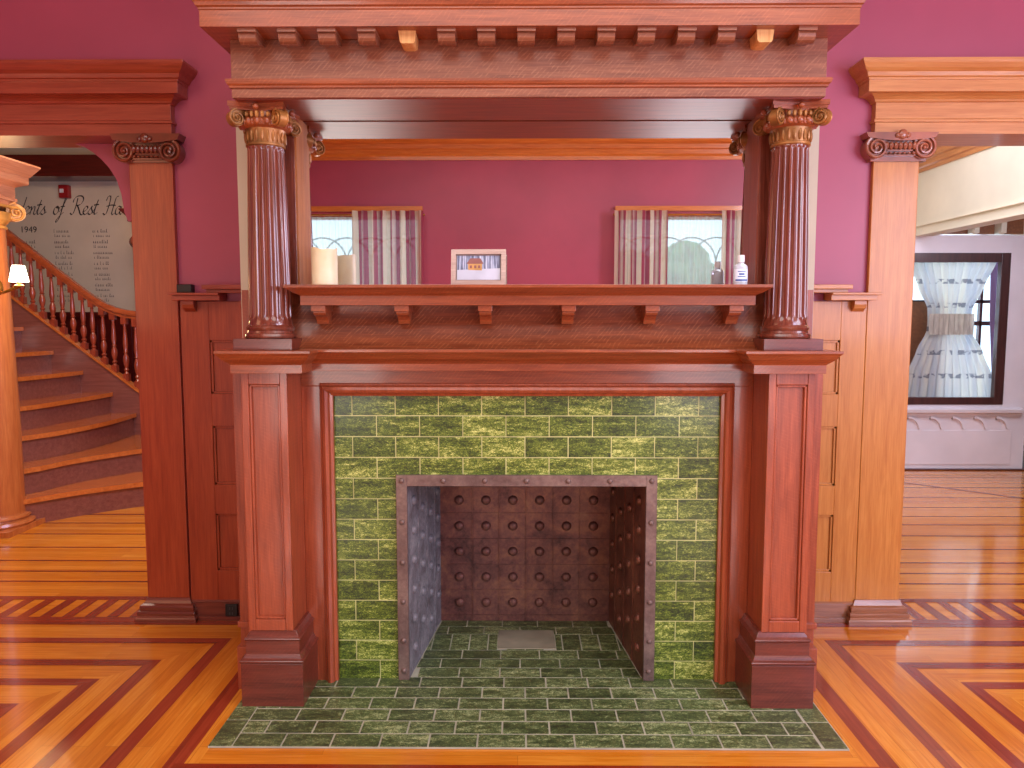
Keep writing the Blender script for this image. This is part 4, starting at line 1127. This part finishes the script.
# tied printed curtain behind the door glass
m = MB(); vs = []; nU, nV = 84, 30
def edges(v):      # v 0 bottom .. 1 top -> left, right x
    key = [(0,3.54,4.42),(.18,3.58,4.38),(.36,3.67,4.28),(.50,3.755,4.16),(.56,3.76,4.15),(.66,3.755,4.16),(.80,3.66,4.25),(1,3.54,4.36)]
    for (a,l0,r0_),(b,l1,r1) in zip(key,key[1:]):
        if a <= v <= b:
            t = (v-a)/(b-a); t = t*t*(3-2*t)*.5+t*.5; return l0+(l1-l0)*t, r0_+(r1-r0_)*t
for jv in range(nV+1):
    v = jv/nV; l, r = edges(v)
    for iu in range(nU+1):
        u = iu/nU; vs.append((l+(r-l)*u, 6.935+.018*math.sin(u*2*PI*11+.6*math.sin(v*4)), .62+1.30*v))
for jv in range(nV):
    for iu in range(nU):
        a = jv*(nU+1)+iu; m.f.append([a,a+1,a+nU+2,a+nU+1]); m.m.append(0); m.r.append((jv+.5)/nV); m.sm.append(True)
m.v = vs
pc = m.build('printed_curtain', M['print'], None, 0, 180); tag(pc, 'pale printed curtain tied at its waist behind the white door glass', 'curtain')
m = MB()
for i in range(24):
    u0, u1 = i/24, (i+1)/24; f = lambda u: 6.90+.006*math.sin(u*2*PI*9)
    m.quad((3.752+.41*u0,f(u0),1.24),(3.752+.41*u1,f(u1),1.24),(3.752+.41*u1,f(u1),1.43),(3.752+.41*u0,f(u0),1.43), 0, .3+.04*(i%2))
m.build('tieback', cloth('beige gathered cloth', lambda t: t.ramp(t.noise(t.coord((30,30,6)), 1.5, 2), [(.3, (196,184,168)), (.7, (232,222,204))]), .35), pc)
# drape and window bars of the porch beyond
m = MB(); n = 40; vs = []
for z, a, b in ((.3,4.46,4.66),(.9,4.42,4.64),(1.4,4.375,4.60),(1.98,4.355,4.56)):
    for i in range(n+1): u = i/n; vs.append((a+(b-a)*u, 7.02+.02*math.sin(u*2*PI*4), z))
for j_ in range(3):
    for i in range(n): q = j_*(n+1)+i; m.f.append([q,q+1,q+n+2,q+n+1]); m.m.append(0); m.r.append(0); m.sm.append(True)
m.v = vs; tag(m.build('mauve_drape', M['drape'], None, 0, 180), 'mauve drape hanging at the right edge of the door glass', 'curtain')
pw = MB(); pw.box(4.36,4.385,7.15,7.19,0,2.2); pw.box(3.4,5.0,7.15,7.19,1.53,1.56); pw.box(3.4,5.0,7.15,7.19,1.32,1.36)
struct('trim_9', MB().box(3.2,3.99,7.10,7.14,0,1.54), M['vest'])
struct('window_3', pw, M['door_frame'])
struct('trim_8', MB().box(3.5,4.66,6.80,7.05,.001,.010), M['dark_red'])

# ================================================================== LIGHT
wd = bpy.data.worlds.new('Day'); scene.world = wd; wd.use_nodes = True
bg = wd.node_tree.nodes['Background']; bg.inputs[0].default_value = (.66,.86,1.0,1); bg.inputs[1].default_value = 2.4
def area(name, loc, target, sx, sy, power, rgb):
    l = bpy.data.lights.new(name, 'AREA'); l.shape = 'RECTANGLE'; l.size = sx; l.size_y = sy; l.energy = power; l.color = lin(rgb)[:3]
    o = bpy.data.objects.new(name, l); COL.objects.link(o); o.location = loc
    o.rotation_euler = (Vector(target)-Vector(loc)).to_track_quat('-Z','Y').to_euler(); return o
area('ceiling_fill', (.0,.7,3.2), (0,.7,0), 3.6, 2.0, 84, (250,248,246))  # unseen overhead area light added as general fill
area('front_fill_light_west', (-1.75,-1.6,.75), (-.2,2.9,.9), .9, .8, 25, (252,248,244))
area('front_fill_light_east', (1.75,-1.6,.75), (.2,2.9,.9), .9, .8, 27, (246,246,255))
area('day_light_right', (3.6,1.2,1.75), (-1.0,3.0,1.0), 2.0, 1.7, 88, (226,234,255))
area('right_wall_fill', (3.0,-.4,1.9), (2.3,3.4,1.6), 1.2, 1.4, 68, (212,218,255))  # area light added to brighten the burgundy wall on the right
area('rear_wall_fill', (3.4,.6,2.6), (1.0,-2,2.3), 1.0, 1.0, 55, (240,238,255))  # added area light that lifts the rear wall seen in the mirror
area('warm_light_left', (-3.5,.8,2.0), (-.8,3.3,1.2), 1.6, 1.4, 22, (255,196,150))
area('hall_fill', (-2.9,5.0,3.2), (-3.3,5.6,0), 1.6, 1.4, 72, (255,232,212))  # unseen warm area light added because the enclosed hall would be dark
area('hall_day_light', (-1.9,4.1,1.7), (-3.6,6.2,.7), .9, .9, 34, (186,204,255))
area('foyer_fill', (2.7,5.2,3.2), (2.9,5.2,0), 1.4, 1.8, 60, (232,236,255))  # unseen cool area light added to brighten the foyer and its floor
area('vestibule_light', (4.1,5.6,2.32), (4.1,6.4,.6), .8, 1.2, 34, (230,232,255))
area('porch_daylight', (4.33,7.6,1.35), (4.2,6.0,1.1), .35, 1.4, 14, (206,222,255))
p = bpy.data.lights.new('sconce_bulb','POINT'); p.energy = 6; p.color = lin((255,206,140))[:3]; p.shadow_soft_size = .05
o = bpy.data.objects.new('sconce_bulb', p); COL.objects.link(o); o.location = (lx,ly-.10,1.66)

# ================================================================== CAMERA
cd = bpy.data.cameras.new('camera'); cam = bpy.data.objects.new('camera', cd); COL.objects.link(cam)
cd.sensor_width = 36; cd.lens = 750/1024*36; cd.clip_start = .02
cam.location = (0,0,1.4); cam.rotation_euler = (math.radians(90-5.1), 0, math.radians(.46))
scene.camera = cam
scene.view_settings.view_transform = 'Standard'; scene.view_settings.look = 'None'
scene.view_settings.exposure = 0; scene.view_settings.gamma = 1
